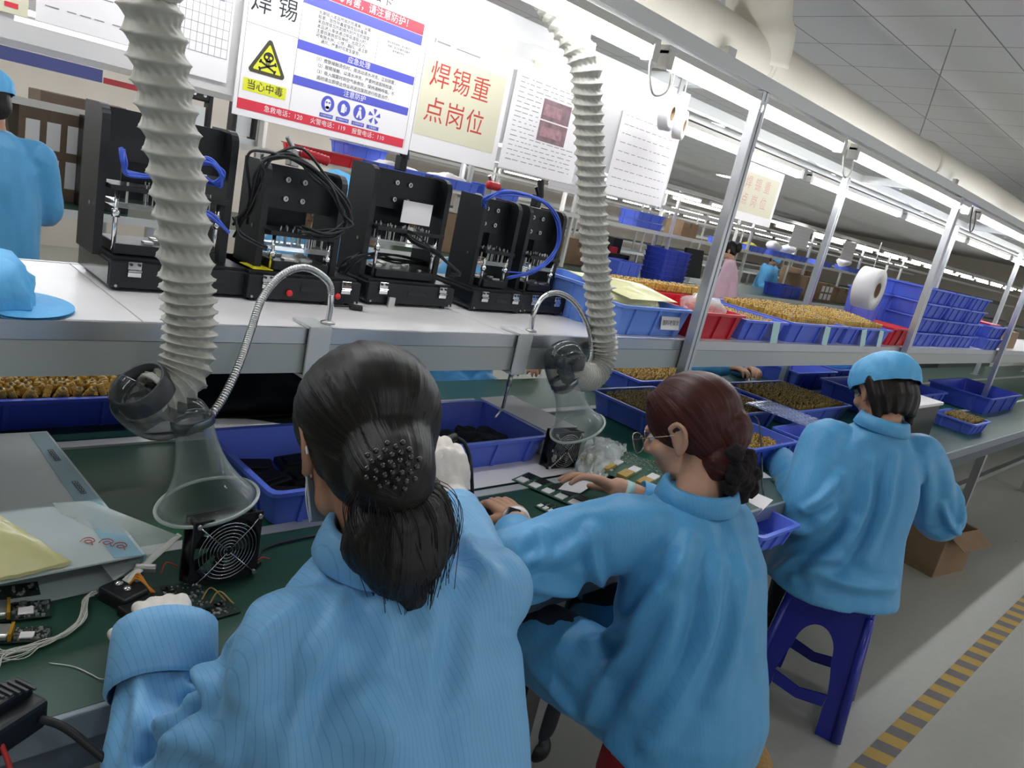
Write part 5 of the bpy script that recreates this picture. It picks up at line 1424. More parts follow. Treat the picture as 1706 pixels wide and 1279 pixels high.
def collar(par, c, R, r, h, m='coat', gap=.5, tilt=0):
    """stand-and-fall collar around the neck, open at the throat"""
    bm = B(); rings = []; n = 30
    prof = [(0, 0), (.006, h*.55), (.012, h), (.022, h*.9), (.030, h*.35), (.034, -h*.05), (.031, -.006), (.024, h*.3), (.012, h*.75)]
    for i in range(n+1):
        a = PI/2+gap+(2*PI-2*gap)*i/n; ring = []
        for dr, dz in prof: ring.append(bm.verts.new(Vector(c)+R @ Vector(((r+dr)*math.cos(a), (r*.95+dr)*math.sin(a), dz))))
        rings.append(ring)
    for a, b in zip(rings, rings[1:]):
        for k in range(len(prof)-1): f = bm.faces.new((a[k], b[k], b[k+1], a[k+1])); f.smooth = True
    me = bpy.data.meshes.new('collar'); bmesh.ops.recalc_face_normals(bm, faces=bm.faces); bm.to_mesh(me); bm.free()
    return part_mesh('collar', me, m, par, coat_uv(me, R @ Vector((1, 0, 0))))
def seam(par, me, poly, m='coatd', r=.0016, name='seam'):
    P = on_surface(me, poly)
    if len(P) < 2: return
    bm = B(); tube(bm, [p-Vector(par.location) for p in P], r, 5); build(name, bm, m, par, None, True)
def torso_rings(rings):
    """(center, lateral, forward, half width, half depth, exponent)"""
    return [(Vector(c), Vector(l).normalized()*a, Vector(f).normalized()*b, e) for c, l, f, a, b, e in rings]

def worker(label, J, hi=True, coat='coat', skin='skin', legs='trouser', cap=None, hair=None, folds=(), wrinkle=.004, sleeve=(.076, .074, .068, .060, .054), torso=None, voxel=.008, lap=True, hands=None, cat='person', sleeve_end=.93, shoes='blackp', cuffs=True, group=None, cuffw=1., cut=None):
    """seated or standing figure: one skin body, with clothes and hair as its parts"""
    P = {k: Vector(v) for k, v in J.items()}
    root_loc = P['pelvis'].copy(); root_loc.z = 0 if 'stand' in J else P['pelvis'].z-.1
    lat = (P['shR']-P['shL']).normalized(); hd = P['hdir']
    HR = frame(hd, J.get('hup', (0, 0, 1)))
    fw = Vector((-lat.y, lat.x, 0)).normalized()
    # ---- body
    bm = B(); head_bm(bm, P['head'], HR, J.get('hs', (1, 0, 0))[0]*1.0)
    chain(bm, [P['head']+HR @ Vector((0, -.015, -.04)), P['head'].lerp(P['neck'], .6)+HR @ Vector((0, -.01, -.02)), P['neck']+Vector((0, 0, -.03))], [.054, .050, .060], 18, 5)
    me_head = remesh(bm, .0042 if hi else .008, 4)
    bm = B()
    loft(bm, torso_rings([(P['pelvis']+Vector((0, 0, -.08)), lat, fw, .15, .11, 2.3), (P['pelvis'], lat, fw, .16, .115, 2.3), (P['pelvis'].lerp(P['chest'], .5), lat, fw, .13, .095, 2.3), (P['chest'].lerp(P['pelvis'], .1), lat, fw, .145, .095, 2.3), (P['chest'].lerp(P['neck'], .5), lat, fw, .12, .075, 2.3), (P['neck'], lat, fw, .055, .055, 2)]), 28)
    for s in 'LR':
        chain(bm, [P['sh'+s], P['el'+s], P['wr'+s]], [.045, .038, .026], 14, 6)
        if 'kn'+s in P:
            hp = P['pelvis']+lat*(.085 if s == 'R' else -.085)+Vector((0, 0, -.03))
            chain(bm, [hp, P['kn'+s], P['an'+s]], [.075, .055, .036], 16, 6)
            fd = Vector((P['kn'+s]-hp)); fd.z = 0; fd = fd.normalized() if fd.length > .05 else fw
            chain(bm, [P['an'+s]+Vector((0, 0, -.04)), P['an'+s]+fd*.13+Vector((0, 0, -.055))], [.036, .028], 12, 3)
    me_body = remesh(bm, .012 if hi else .016, 3)
    parts = [me_head, me_body]; gl = {}
    for s in 'LR':
        h = (hands or {}).get(s)
        if h is None:
            h = dict(fwd=P['wr'+s]-P['el'+s], n=(0, 0, 1), curl=(.5, .55, .6, .6), side=(1 if s == 'L' else -1))
        bm = B(); hand_bm(bm, P['wr'+s], h['fwd'], h['n'], h.get('s', .98), h['curl'], h.get('thumb', (.4, .5)), h['side'], h.get('spread', .12))
        chain(bm, [P['wr'+s].lerp(P['el'+s], .5), P['wr'+s]], [.034, .025], 14, 5)
        parts.append(remesh(bm, .0028 if hi else .006, 2))
        if h.get('glove'):
            bm = B(); hand_bm(bm, P['wr'+s], h['fwd'], h['n'], h.get('s', .98), h['curl'], h.get('thumb', (.4, .5)), h['side'], h.get('spread', .12), 1.22)
            chain(bm, [P['wr'+s].lerp(P['el'+s], .22), P['wr'+s].lerp(P['el'+s], .05), P['wr'+s]], [.041, .036, .033], 16, 4)
            gl[s] = remesh(bm, .0032, 3)
    bmj = bm_join(parts); me = bpy.data.meshes.new('person'); bmj.to_mesh(me); bmj.free()
    set_coords(me, coords(me)-np.array(root_loc)); 
    body = link('person', me, skin, None, root_loc, True); tag(body, label, cat, group)
    for s, g in gl.items():
        co = coords(g); nn = normals(g); k = np.array([noise.noise(Vector(c)*38)+.5*noise.noise(Vector(c)*90) for c in co]); set_coords(g, co+nn*(k*.0016)[:, None])
        part_mesh('glove', g, 'glove', body)
    # ---- trousers and shoes
    if 'knL' in P:
        bm = B(); ch = []
        for s in 'LR':
            hp = P['pelvis']+lat*(.085 if s == 'R' else -.085)+Vector((0, 0, -.03))
            chain(bm, [hp, P['kn'+s], P['an'+s]+Vector((0, 0, .03))], [.092, .072, .058], 16, 6)
        m2 = remesh(bm, .014, 3); part_mesh('trousers', m2, legs, body)
        for s in 'LR':
            hp = P['pelvis']; fd = Vector((P['kn'+s]-hp)); fd.z = 0; fd = fd.normalized() if fd.length > .05 else fw
            bm = B(); chain(bm, [P['an'+s]+Vector((0, 0, -.03))-fd*.02, P['an'+s]+fd*.08+Vector((0, 0, -.045)), P['an'+s]+fd*.16+Vector((0, 0, -.055))], [.047, .042, .034], 14, 4)
            part_mesh('shoe', remesh(bm, .008, 2), shoes, body)
    # ---- coat
    bm = B()
    pv, chs, nk = P['pelvis'], P['chest'], P['neck']
    if torso is None:
        torso = [(pv+Vector((0, 0, -.092)), .225, .19), (pv, .21, .165), (pv.lerp(chs, .45), .185, .14), (pv.lerp(chs, .8), .19, .13), (chs, .19, .12), (chs.lerp(nk, .5), .155, .095), (nk, .075, .075), (nk+Vector((0, 0, .015)), .066, .066)]
    loft(bm, [(Vector(c), lat*a, fw*b, 2.4) for c, a, b in torso], 44)
    for s in 'LR':
        e0 = P['sh'+s]; e1 = P['el'+s]; se = (cut or {}).get(s, sleeve_end); e2 = P['el'+s].lerp(P['wr'+s], se)
        inn = e0.lerp(chs, .35)
        chain(bm, [inn, e0, e0.lerp(e1, .55), e1, e1.lerp(e2, .5), e2], [sleeve[0]*.9, sleeve[0], sleeve[1], sleeve[2], sleeve[3], sleeve[4]], 22, 6)
    if lap and 'knL' in P:
        for s in 'LR':
            hp = pv+lat*(.09 if s == 'R' else -.09)+Vector((0, 0, -.02))
            chain(bm, [hp, hp.lerp(P['kn'+s], .5), hp.lerp(P['kn'+s], .8)], [.115, .105, .095], 18, 5)
    g = remesh(bm, voxel, 4)
    drape(g, folds, lat, wrinkle, len(label))
    part = part_mesh('coat', g, coat, body, coat_uv(g, lat))
    if cuffs and hi:
        for s in 'LR':
            e2 = P['el'+s].lerp(P['wr'+s], (cut or {}).get(s, sleeve_end)); ax = (P['wr'+s]-P['el'+s]).normalized(); r = sleeve[4]*(cuffw if not isinstance(cuffw, dict) else cuffw[s])
            bm = B(); q = ax.to_track_quat('Z', 'Y').to_matrix().to_4x4()
            lathe(bm, [(r*.98, -.045), (r*1.06, -.04), (r*1.05, .026), (r*1.04, .046), (r*.98, .048), (r*.93, -.02)], 26, Matrix.Translation(e2-root_loc) @ q, 0, False)
            o = build('cuff', bm, coat, body, None, True); set_uv(o.data, coat_uv(o.data, lat))
    return body, g, HR, lat, fw
def cap_on(body, head, HR, m='capb', sc=1., brim=True, back=True):
    """elastic work cap with a pleated crown"""
    c = Vector(head)+HR @ Vector((0, -.012, .045)); bm = B(); seg = 80; rings = []
    for i in range(19):
        a = -.28+(PI/2+.28)*i/18; ring = []
        for k in range(seg):
            b = 2*PI*k/seg; pl = 1+.022*math.sin(b*14)*max(0, math.cos(a*1.1))
            p = Vector((.094*sc*math.cos(a)**.8*math.cos(b)*pl if a < 1.5 else 0.001*math.cos(b), (.114*sc*max(0.01, math.cos(a))**.8)*math.sin(b)*pl, .088*sc*math.sin(a)))
            nz = (noise.noise(p*22)*.007+noise.noise(p*55)*.0032)
            ring.append(bm.verts.new(c+HR @ (p*(1+nz*6))-Vector(body.location)))
        rings.append(ring)
    for a, b in zip(rings, rings[1:]):
        for k in range(seg): f = bm.faces.new((a[k], a[(k+1) % seg], b[(k+1) % seg], b[k])); f.smooth = True
    bm.faces.new(rings[-1])
    o = build('cap', bm, m, body, None, None)
    return o
def eyes(body, head, HR):
    for k in (-1, 1):
        bm = B(); ellipsoid(bm, Vector(head)+HR @ Vector((k*.031, .0745, .003))-Vector(body.location), (.0125, .0125, .0125), None, 16, 10); e = build('eye', bm, 'eyew', body, None, True)
        bm = B(); ellipsoid(bm, Vector(head)+HR @ Vector((k*.031, .0835, .001))-Vector(body.location), (.0055, .0055, .0055), None, 12, 8); build('iris', bm, 'ic', e, None, True)

# ---------------------------------------------------------------- first worker: dark ponytail, back to the camera
J1 = dict(pelvis=(.53, .44, .54), chest=(.545, .615, .93), neck=(.562, .69, 1.035), head=(.562, .775, 1.150), hdir=(.20, .86, -.46),
          shL=(.418, .640, .968), shR=(.705, .635, .970), elL=tuple(at(252, 1385, Y=.70)), elR=tuple(at(790, 948, Y=.77)), wrL=tuple(at(277, 1048, Y=.915)), wrR=tuple(at(752, 830, Y=.98)),
          knL=(.43, .86, .52), knR=(.66, .86, .52), anL=(.43, .84, .09), anR=(.68, .80, .09))
W1, G1, HR1, LA1, FW1 = worker('woman with a black ponytail and a beaded clip in a blue coat, seen from behind', J1,
    hands={'L': dict(fwd=(.25, .95, -.10), n=(-.2, .1, 1), curl=(.45, .5, .5, .5), side=-1, glove=True), 'R': dict(fwd=at(744, 738, Y=1.03)-at(752, 830, Y=.98), n=(-.25, -.75, .55), curl=(.8, .9, .9, .9), thumb=(.5, .7), side=-1, glove=True, s=1.08)},
    folds=[([(600, 930), (560, 1030), (510, 1150), (470, 1279)], .004, .012), ([(700, 1000), (660, 1120), (640, 1279)], .007, .03), ([(790, 960), (780, 1100), (770, 1250)], .006, .025), ([(430, 1010), (400, 1120), (380, 1250)], .009, .026), ([(480, 1050), (450, 1180), (400, 1279)], .006, .03), ([(560, 1100), (620, 1200), (700, 1270)], .007, .03), ([(345, 1060), (330, 1110), (335, 1160)], .008, .014), ([(250, 1200), (300, 1230), (360, 1240)], .008, .02), ([(770, 880), (800, 930), (830, 960)], .006, .014), ([(345, 1055), (330, 1110), (322, 1165)], -.010, .010), ([(320, 1160), (285, 1215), (240, 1260)], -.009, .010), ([(230, 1130), (235, 1200), (215, 1270)], .006, .012), ([(650, 930), (640, 1000), (650, 1080)], .006, .016), ([(730, 1000), (715, 1090), (720, 1200)], .006, .018), ([(500, 1000), (450, 1060), (420, 1150)], .005, .014)],
    sleeve=(.070, .062, .058, .060, .056), sleeve_end=.82, voxel=.0075, cuffw={'L': 1.18, 'R': .84}, cut={'R': .60})
collar(W1, J1['neck'], frame(FW1, (0, .35, 1)), .060, .042)
for s in ([(578, 935), (560, 1010), (530, 1100), (505, 1190), (478, 1279)], [(735, 890), (775, 925), (798, 975), (806, 1060), (800, 1150)], [(325, 1075), (330, 1100), (325, 1130), (338, 1160)]): seam(W1, G1, s)
# hair
def hair_mass(body, head, HR, tie, extra, m, vox=.005, amp=.0016, cover=1.0, low=0.):
    bm = B(); c = Vector(head)
    def E(p, r, rot=None): ellipsoid(bm, c+HR @ Vector(p), r, HR @ rot if rot is not None else HR, 24, 16)
    E((0, -.016, .042), (.086*cover, .100*cover, .088*cover)); E((0, -.052, -.02-low), (.074, .056, .070)); 
    for k in (-1, 1): E((k*.050, -.034, .004), (.032, .052, .055))
    for e in extra: e(bm, c, HR)
    g = remesh(bm, vox, 4); uvw = hair_uv(coords(g), tie, (c+HR @ Vector((0, .05, .08)))-Vector(tie)); groove(g, uvw, amp, 46)
    return part_mesh('hair', g, m, body, uvw)
TI1 = at(652, 790, Y=.655)
hair_mass(W1, J1['head'], HR1, TI1, [lambda bm, c, R: chain(bm, [c+R @ Vector((0, -.08, -.01)), TI1], [.06, .032], 18, 5)], 'hairb', cover=1.12)
bm = B(); tl = [TI1, at(668, 835, Y=.655), at(672, 900, Y=.63), at(680, 955, Y=.61), at(688, 992, Y=.60)]
chain(bm, tl, [.026, .056, .066, .052, .020], 22, 8, ((0, 1, .2), .72))
chain(bm, [TI1, at(640, 850, Y=.66), at(620, 910, Y=.64), at(640, 965, Y=.62)], [.02, .042, .04, .012], 18, 6, ((0, 1, .2), .8))
chain(bm, [TI1, at(700, 850, Y=.65), at(720, 910, Y=.63), at(722, 950, Y=.62)], [.02, .04, .036, .010], 18, 6, ((0, 1, .2), .8))
g = remesh(bm, .005, 3); uvw = hair_uv(coords(g), TI1+Vector((0, 0, .05)), (0, -.2, -1)); groove(g, uvw, .003, 40); part_mesh('ponytail', g, 'hairb', W1, uvw)
rr = random.Random(2); bm = B(); o0 = Vector(W1.location)
for k in range(150):
    a = rr.uniform(0, 2*PI); st = TI1+Vector((math.cos(a)*.015, math.sin(a)*.012, 0)); wd = rr.uniform(.03, .085)
    mid = at(675, 880, Y=.63)+Vector((math.cos(a)*wd, math.sin(a)*.045, rr.uniform(-.01, .02))); en = at(686, 985, Y=.605)+Vector((math.cos(a)*wd*rr.uniform(.3, .9), math.sin(a)*.03, rr.uniform(-.015, .05)))
    tube(bm, [p-o0 for p in spline([st, st.lerp(mid, .5)+Vector((math.cos(a)*wd*.3, 0, .01)), mid, en], 4)], .0006, 3, False)
for k in range(60):
    d = Vector((rr.gauss(0, 1), rr.gauss(0, 1)-.3, rr.gauss(0, .6)+.8)).normalized(); p = Vector(J1['head'])+HR1 @ Vector((d.x*.090, d.y*.104-.016, d.z*.092+.042))
    q = p+(TI1-p)*rr.uniform(.15, .4)+HR1 @ Vector((d.x, d.y, d.z))*rr.uniform(.004, .014); tube(bm, [p-o0, p.lerp(q, .5)+HR1 @ d*.006-o0, q-o0], .0004, 3, False)
build('loose_strands', bm, 'hairb', W1, None, True)
# beaded clip
bm = B(); cc = at(655, 776, Y=.612); tree_c = cc-o0; vd = (Vector(CAM)-cc).normalized(); ve = Vector((0, 0, 1)).cross(vd).normalized(); vu = vd.cross(ve)
for k in range(34):
    a = k*2.4; r_ = .0058*math.sqrt(k)*.9; p = tree_c+ve*(r_*math.cos(a)*1.1)+vu*(r_*math.sin(a)*.95)-vd*(8*r_*r_); ellipsoid(bm, p, (.0036, .0036, .0036), None, 8, 6)
M['bead'] = mat('black glass bead', '0b0b0d', .08, 0, .9, coat=.6)
build('beaded_clip', bm, 'bead', W1, None, True)
# mask: strap behind the ear and a bit of its edge
bm = B(); h = Vector(J1['head'])
ring = []
g_ = []
for i in range(9):
    row = []
    for j in range(7):
        a = -1.45+2.9*i/8; z = -.098+.082*j/6; bl = math.sin(PI*j/6)*.006; row.append(bm.verts.new(h+HR1 @ Vector(((.0605+bl)*math.sin(a), .026+(.076+bl)*max(0., math.cos(a))**.9, z))-o0))
    g_.append(row)
for i in range(8):
    for j in range(6): f = bm.faces.new((g_[i][j], g_[i+1][j], g_[i+1][j+1], g_[i][j+1])); f.smooth = True
mk = build('face_mask', bm, 'mask', W1, None, None)
bm = B()
for k in (-1, 1):
    for z0, z1 in ((-.018, .03), (-.075, .0)):
        tube(bm, [h+HR1 @ Vector(p)-o0 for p in spline([(k*.0600, .036, z0-.02), (k*.074, .012, z0*.5+.002), (k*.084, -.012, .012), (k*.086, -.03, -.012)], 5)], .0016, 6)
build('mask_strap', bm, 'mask', mk, None, True)
eyes(W1, J1['head'], HR1)
# soldering iron in the right glove with its cable
t = thing('soldering_iron', 'soldering iron with a black cable in the white gloved right hand', 'soldering iron', at(740, 752, Y=1.06)); o1 = Vector(t.location)
bm = B(); a, b = at(728, 742, Y=1.05)-o1, at(757, 728, Y=1.085)-o1; rod(bm, a, b, .009, 14); build('handle', bm, 'blackp', t, None, None)
bm = B(); rod(bm, a, a+(a-b)*.9, .0035, 10); build('tip', bm, 'steel', t, None, None)
bm = B(); tube(bm, [p-o1 for p in spline([b+o1, at(772, 736, Y=1.07), at(782, 760, Y=1.06), at(786, 800, Y=1.05), at(788, 845, Z=BZ+.004)], 8)], .0042, 8); build('cable', bm, 'rubber', t, None, True)

# ---------------------------------------------------------------- second worker: red brown hair in a bun, glasses
H2 = at(1150, 720, Y=.82)
J2 = dict(pelvis=(1.395, .60, .56), chest=(1.42, .685, .87), neck=(1.435, .735, .965), head=tuple(H2), hdir=(-.20, .86, -.46), hs=(1.06, 0, 0),
          shL=(1.265, .77, .90), shR=(1.535, .705, .888), elL=(1.055, .885, .80), elR=(1.70, .93, .795), wrL=(1.245, 1.07, .785), wrR=tuple(at(1030, 815, Z=.825)),
          knL=(1.25, 1.0, .52), knR=(1.52, 1.02, .52), anL=(1.22, 1.02, .09), anR=(1.5, 1.04, .09))
wl = Vector(J2['wrL']); wr_ = Vector(J2['wrR'])
W2, G2, HR2, LA2, FW2 = worker('woman with red brown bun and glasses in a blue coat handling a circuit board', J2, skin='skinp', coat='coat2', torso=[((1.365, .60, .478), .19, .165), ((1.375, .60, .56), .188, .162), ((1.385, .64, .70), .172, .145), ((1.398, .67, .82), .172, .132), ((1.405, .685, .87), .168, .122), ((1.425, .715, .93), .14, .095), ((1.435, .735, .965), .075, .075), ((1.435, .737, .98), .066, .066)],
    hands={'L': dict(fwd=at(835, 810, Z=.79)-at(868, 835, Z=.785), n=(-.1, .15, 1), curl=(.75, .8, .8, .8), thumb=(.5, .5), side=-1, s=1.0), 'R': dict(fwd=(-.42, .85, .10), n=(.35, .15, .9), curl=(.28, .32, .38, .42), thumb=(.2, .3), side=1, s=1.0, spread=.16)},
    folds=[([(1150, 900), (1120, 960), (1060, 1060), (1000, 1150), (960, 1250)], .012, .02), ([(1140, 890), (1130, 1000), (1080, 1120), (1010, 1230)], .008, .024), ([(1200, 940), (1180, 1060), (1130, 1160), (1080, 1240)], .010, .022), ([(1230, 950), (1225, 1060), (1190, 1160)], .008, .02), ([(985, 880), (990, 940), (1010, 990)], .007, .012), ([(860, 940), (930, 930), (990, 890)], .006, .016), ([(850, 960), (930, 985), (1000, 975)], .006, .016), ([(1090, 980), (1050, 1040), (985, 1070)], .010, .018), ([(1130, 1010), (1110, 1110), (1060, 1180)], .006, .02), ([(880, 1110), (930, 1160), (960, 1200)], .006, .016), ([(1215, 860), (1240, 950), (1245, 1040)], .006, .02), ([(900, 880), (905, 920), (880, 950)], .006, .012)],
    sleeve=(.080, .084, .082, .064, .048), sleeve_end=.74, voxel=.0075, cut={'R': .34, 'L': .44})
collar(W2, J2['neck'], frame(FW2, (0, .4, 1)), .062, .038, 'coat2')
for s in ([(1145, 840), (1148, 900), (1130, 940), (1090, 990)], [(985, 882), (990, 930), (1005, 985)], [(1020, 870), (1060, 850), (1110, 830)]): seam(W2, G2, s, r=.0012)
TI2 = Vector(at(1190, 765, Y=.745))
def brows(bm, c, R):
    ellipsoid(bm, c+R @ Vector((0, .055, .082)), (.06, .03, .028), R, 18, 12)
hair_mass(W2, J2['head'], HR2, TI2, [lambda bm, c, R: chain(bm, [c+R @ Vector((0, -.085, -.005)), TI2], [.056, .030], 18, 5), brows], 'hairr', cover=1.10, low=.004)
bm = B(); b0 = at(1200, 772, Y=.715); b1 = at(1232, 792, Y=.675)
chain(bm, [TI2, b0, at(1222, 775, Y=.69)], [.036, .036, .026], 16, 4)
for k in range(5):
    a = 2*PI*k/5; chain(bm, [TI2+Vector((.02*math.cos(a), 0, .02*math.sin(a))), b0+Vector((.024*math.cos(a+.5), 0, .026*math.sin(a+.5))), at(1222, 778, Y=.69)+Vector((.012*math.cos(a+1), 0, .012*math.sin(a+1)))], [.014, .016, .012], 12, 5)
g = remesh(bm, .004, 2); uvw = hair_uv(coords(g), TI2, Vector(b1)-TI2); groove(g, uvw, .002, 30); part_mesh('bun', g, 'hairr', W2, uvw)
bm = B(); ellipsoid(bm, b1, (.030, .026, .034))
for px_, py_, r_ in ((1226, 756, .021), (1247, 766, .022), (1252, 790, .022), (1250, 812, .022), (1235, 824, .021), (1219, 812, .020), (1226, 786, .026), (1238, 776, .024), (1240, 802, .026)):
    ellipsoid(bm, at(px_, py_, Y=.672+.012*noise.noise(Vector((px_, py_, 0)))), (r_, r_*.9, r_), None, 14, 10)
g = remesh(bm, .004, 2); co = coords(g); set_coords(g, co+normals(g)*np.array([.006*noise.noise(Vector(c)*45)+.004*noise.noise(Vector(c)*110) for c in co])[:, None]); part_mesh('scrunchie', g, 'scrunch', W2)
eyes(W2, J2['head'], HR2)
# glasses
o0 = Vector(W2.location); hw = Vector(J2['head']); s_ = 1.06
def HP(x, y, z): return hw+HR2 @ (Vector((x, y, z))*s_)-o0
M['gfr'] = mat('thin gold frame', 'c9b69a', .25, .9)
gb = None
bm = B()
for k in (-1, 1):
    C = [HP(k*.033+.026*math.copysign(abs(math.cos(a))**.75, math.cos(a)), .112-.004*abs(math.cos(a)), -.004+.022*math.copysign(abs(math.sin(a))**.75, math.sin(a))) for a in [2*PI*i/28 for i in range(29)]]
    tube(bm, C, .0011, 6, False)
    tube(bm, [HP(k*.059, .108, .006), HP(k*.076, .07, .008), HP(k*.082, .0, .006), HP(k*.080, -.02, -.006)], .0012, 6)
tube(bm, [HP(-.008, .112, .004), HP(0, .114, .006), HP(.008, .112, .004)], .0011, 6)
gl_ = build('glasses', bm, 'gfr', W2, None, None)
for k in (-1, 1):
    bm = B(); v = [bm.verts.new(HP(k*.033+.0255*math.copysign(abs(math.cos(a))**.75, math.cos(a)), .112-.004*abs(math.cos(a)), -.004+.0215*math.copysign(abs(math.sin(a))**.75, math.sin(a)))) for a in [2*PI*i/28 for i in range(28)]]; bm.faces.new(v); build('lens', bm, 'lens', gl_)
# watch, wrist strap
def band(par, name, c, ax, r, w_, m, th=.003):
    bm = B(); q = Vector(ax).normalized().to_track_quat('Z', 'Y').to_matrix().to_4x4(); lathe(bm, [(r, -w_/2), (r+th, -w_/2), (r+th, w_/2), (r, w_/2), (r, -w_/2)], 28, Matrix.Translation(Vector(c)-Vector(par.location)) @ q, 0, False); return build(name, bm, m, par, None, True)
ax = wl-Vector(J2['elL']); band(W2, 'watch_strap', wl-ax.normalized()*.022, ax, .0305, .022, 'paper')
bm = B(); box(bm, wl-ax.normalized()*.022-o0+Vector((-.022, -.006, .024)), (.03, .032, .012), RZ(.6) @ RY(-.7), .004); q = build('watch', bm, 'screen', W2)
ax = wr_-Vector(J2['elR']); band(W2, 'wrist_strap', wr_-ax.normalized()*.024, ax, .0305, .022, 'mint')
bm = B(); tube(bm, [p-o0 for p in spline([wr_-ax.normalized()*.016+Vector((0, -.02, -.02)), at(1050, 840, Z=.79), at(1030, 852, Z=.76), at(1010, 845, Z=BZ+.003)], 6)], .0018, 6); build('strap_cord', bm, 'wire', W2, None, True)

# ---------------------------------------------------------------- third worker: blue cap, on the blue stool
H3 = at(1470, 655, Y=.83)
J3 = dict(pelvis=(2.555, .755, .56), chest=(2.585, .775, .88), neck=(2.60, .775, 1.035), head=tuple(H3), hdir=(.42, .80, -.52),
          shL=(2.505, .895, .945), shR=(2.76, .68, .955), elL=tuple(at(1345, 850, Y=.84)), elR=(2.985, .60, .725), wrL=(2.72, 1.14, .775), wrR=(3.07, .84, .78),
          knL=(2.70, 1.10, .52), knR=(2.92, 1.0, .52), anL=(2.75, 1.12, .09), anR=(2.95, 1.02, .09))
W3, G3, HR3, LA3, FW3 = worker('woman in a blue cap and blue coat sitting on the blue plastic stool', J3, coat='coat2',
    folds=[([(1490, 760), (1475, 840), (1440, 930)], .012, .02), ([(1450, 770), (1440, 850), (1400, 920), (1350, 960)], .013, .022), ([(1540, 760), (1545, 850), (1530, 950)], .008, .024), ([(1400, 790), (1370, 830), (1340, 850)], .009, .014), ([(1390, 850), (1350, 880), (1310, 880)], .012, .018), ([(1420, 870), (1370, 930), (1320, 960)], .010, .018), ([(1570, 840), (1580, 870), (1600, 890)], .009, .012), ([(1545, 880), (1570, 890), (1600, 880)], .008, .010), ([(1350, 950), (1420, 975), (1490, 980)], .008, .018), ([(1590, 790), (1600, 830), (1605, 870)], .006, .012), ([(1290, 950), (1330, 930), (1400, 930)], .008, .016)],
    sleeve=(.082, .086, .088, .070, .058), sleeve_end=.75, voxel=.009)
collar(W3, Vector(J3['neck'])+Vector((0, 0, .0)), frame(FW3, (0.1, .1, 1)), .056, .040, 'coat2', gap=.7)
for s in ([(1430, 720), (1420, 790), (1400, 850), (1380, 900)], [(1560, 715), (1575, 780), (1565, 850), (1545, 900)], [(1470, 850), (1530, 855), (1570, 850)]): seam(W3, G3, s, r=.0013)
TI3 = Vector(J3['head'])+HR3 @ Vector((0, -.02, -.16))
def bob(bm, c, R):
    for a in range(-3, 4):
        an = a*.42; p = Vector((.074*math.sin(an), -.020-.072*math.cos(an), 0)); chain(bm, [c+R @ (p+Vector((0, .01, .03))), c+R @ (p+Vector((0, 0, -.03))), c+R @ (p*.98+Vector((0, .004, -.078 if abs(a) < 3 else -.10)))], [.03, .026, .014], 14, 4)
hair_mass(W3, J3['head'], HR3, TI3, [bob], 'hairk', cover=.98)
cap_on(W3, J3['head'], HR3, sc=1.06)
eyes(W3, J3['head'], HR3)
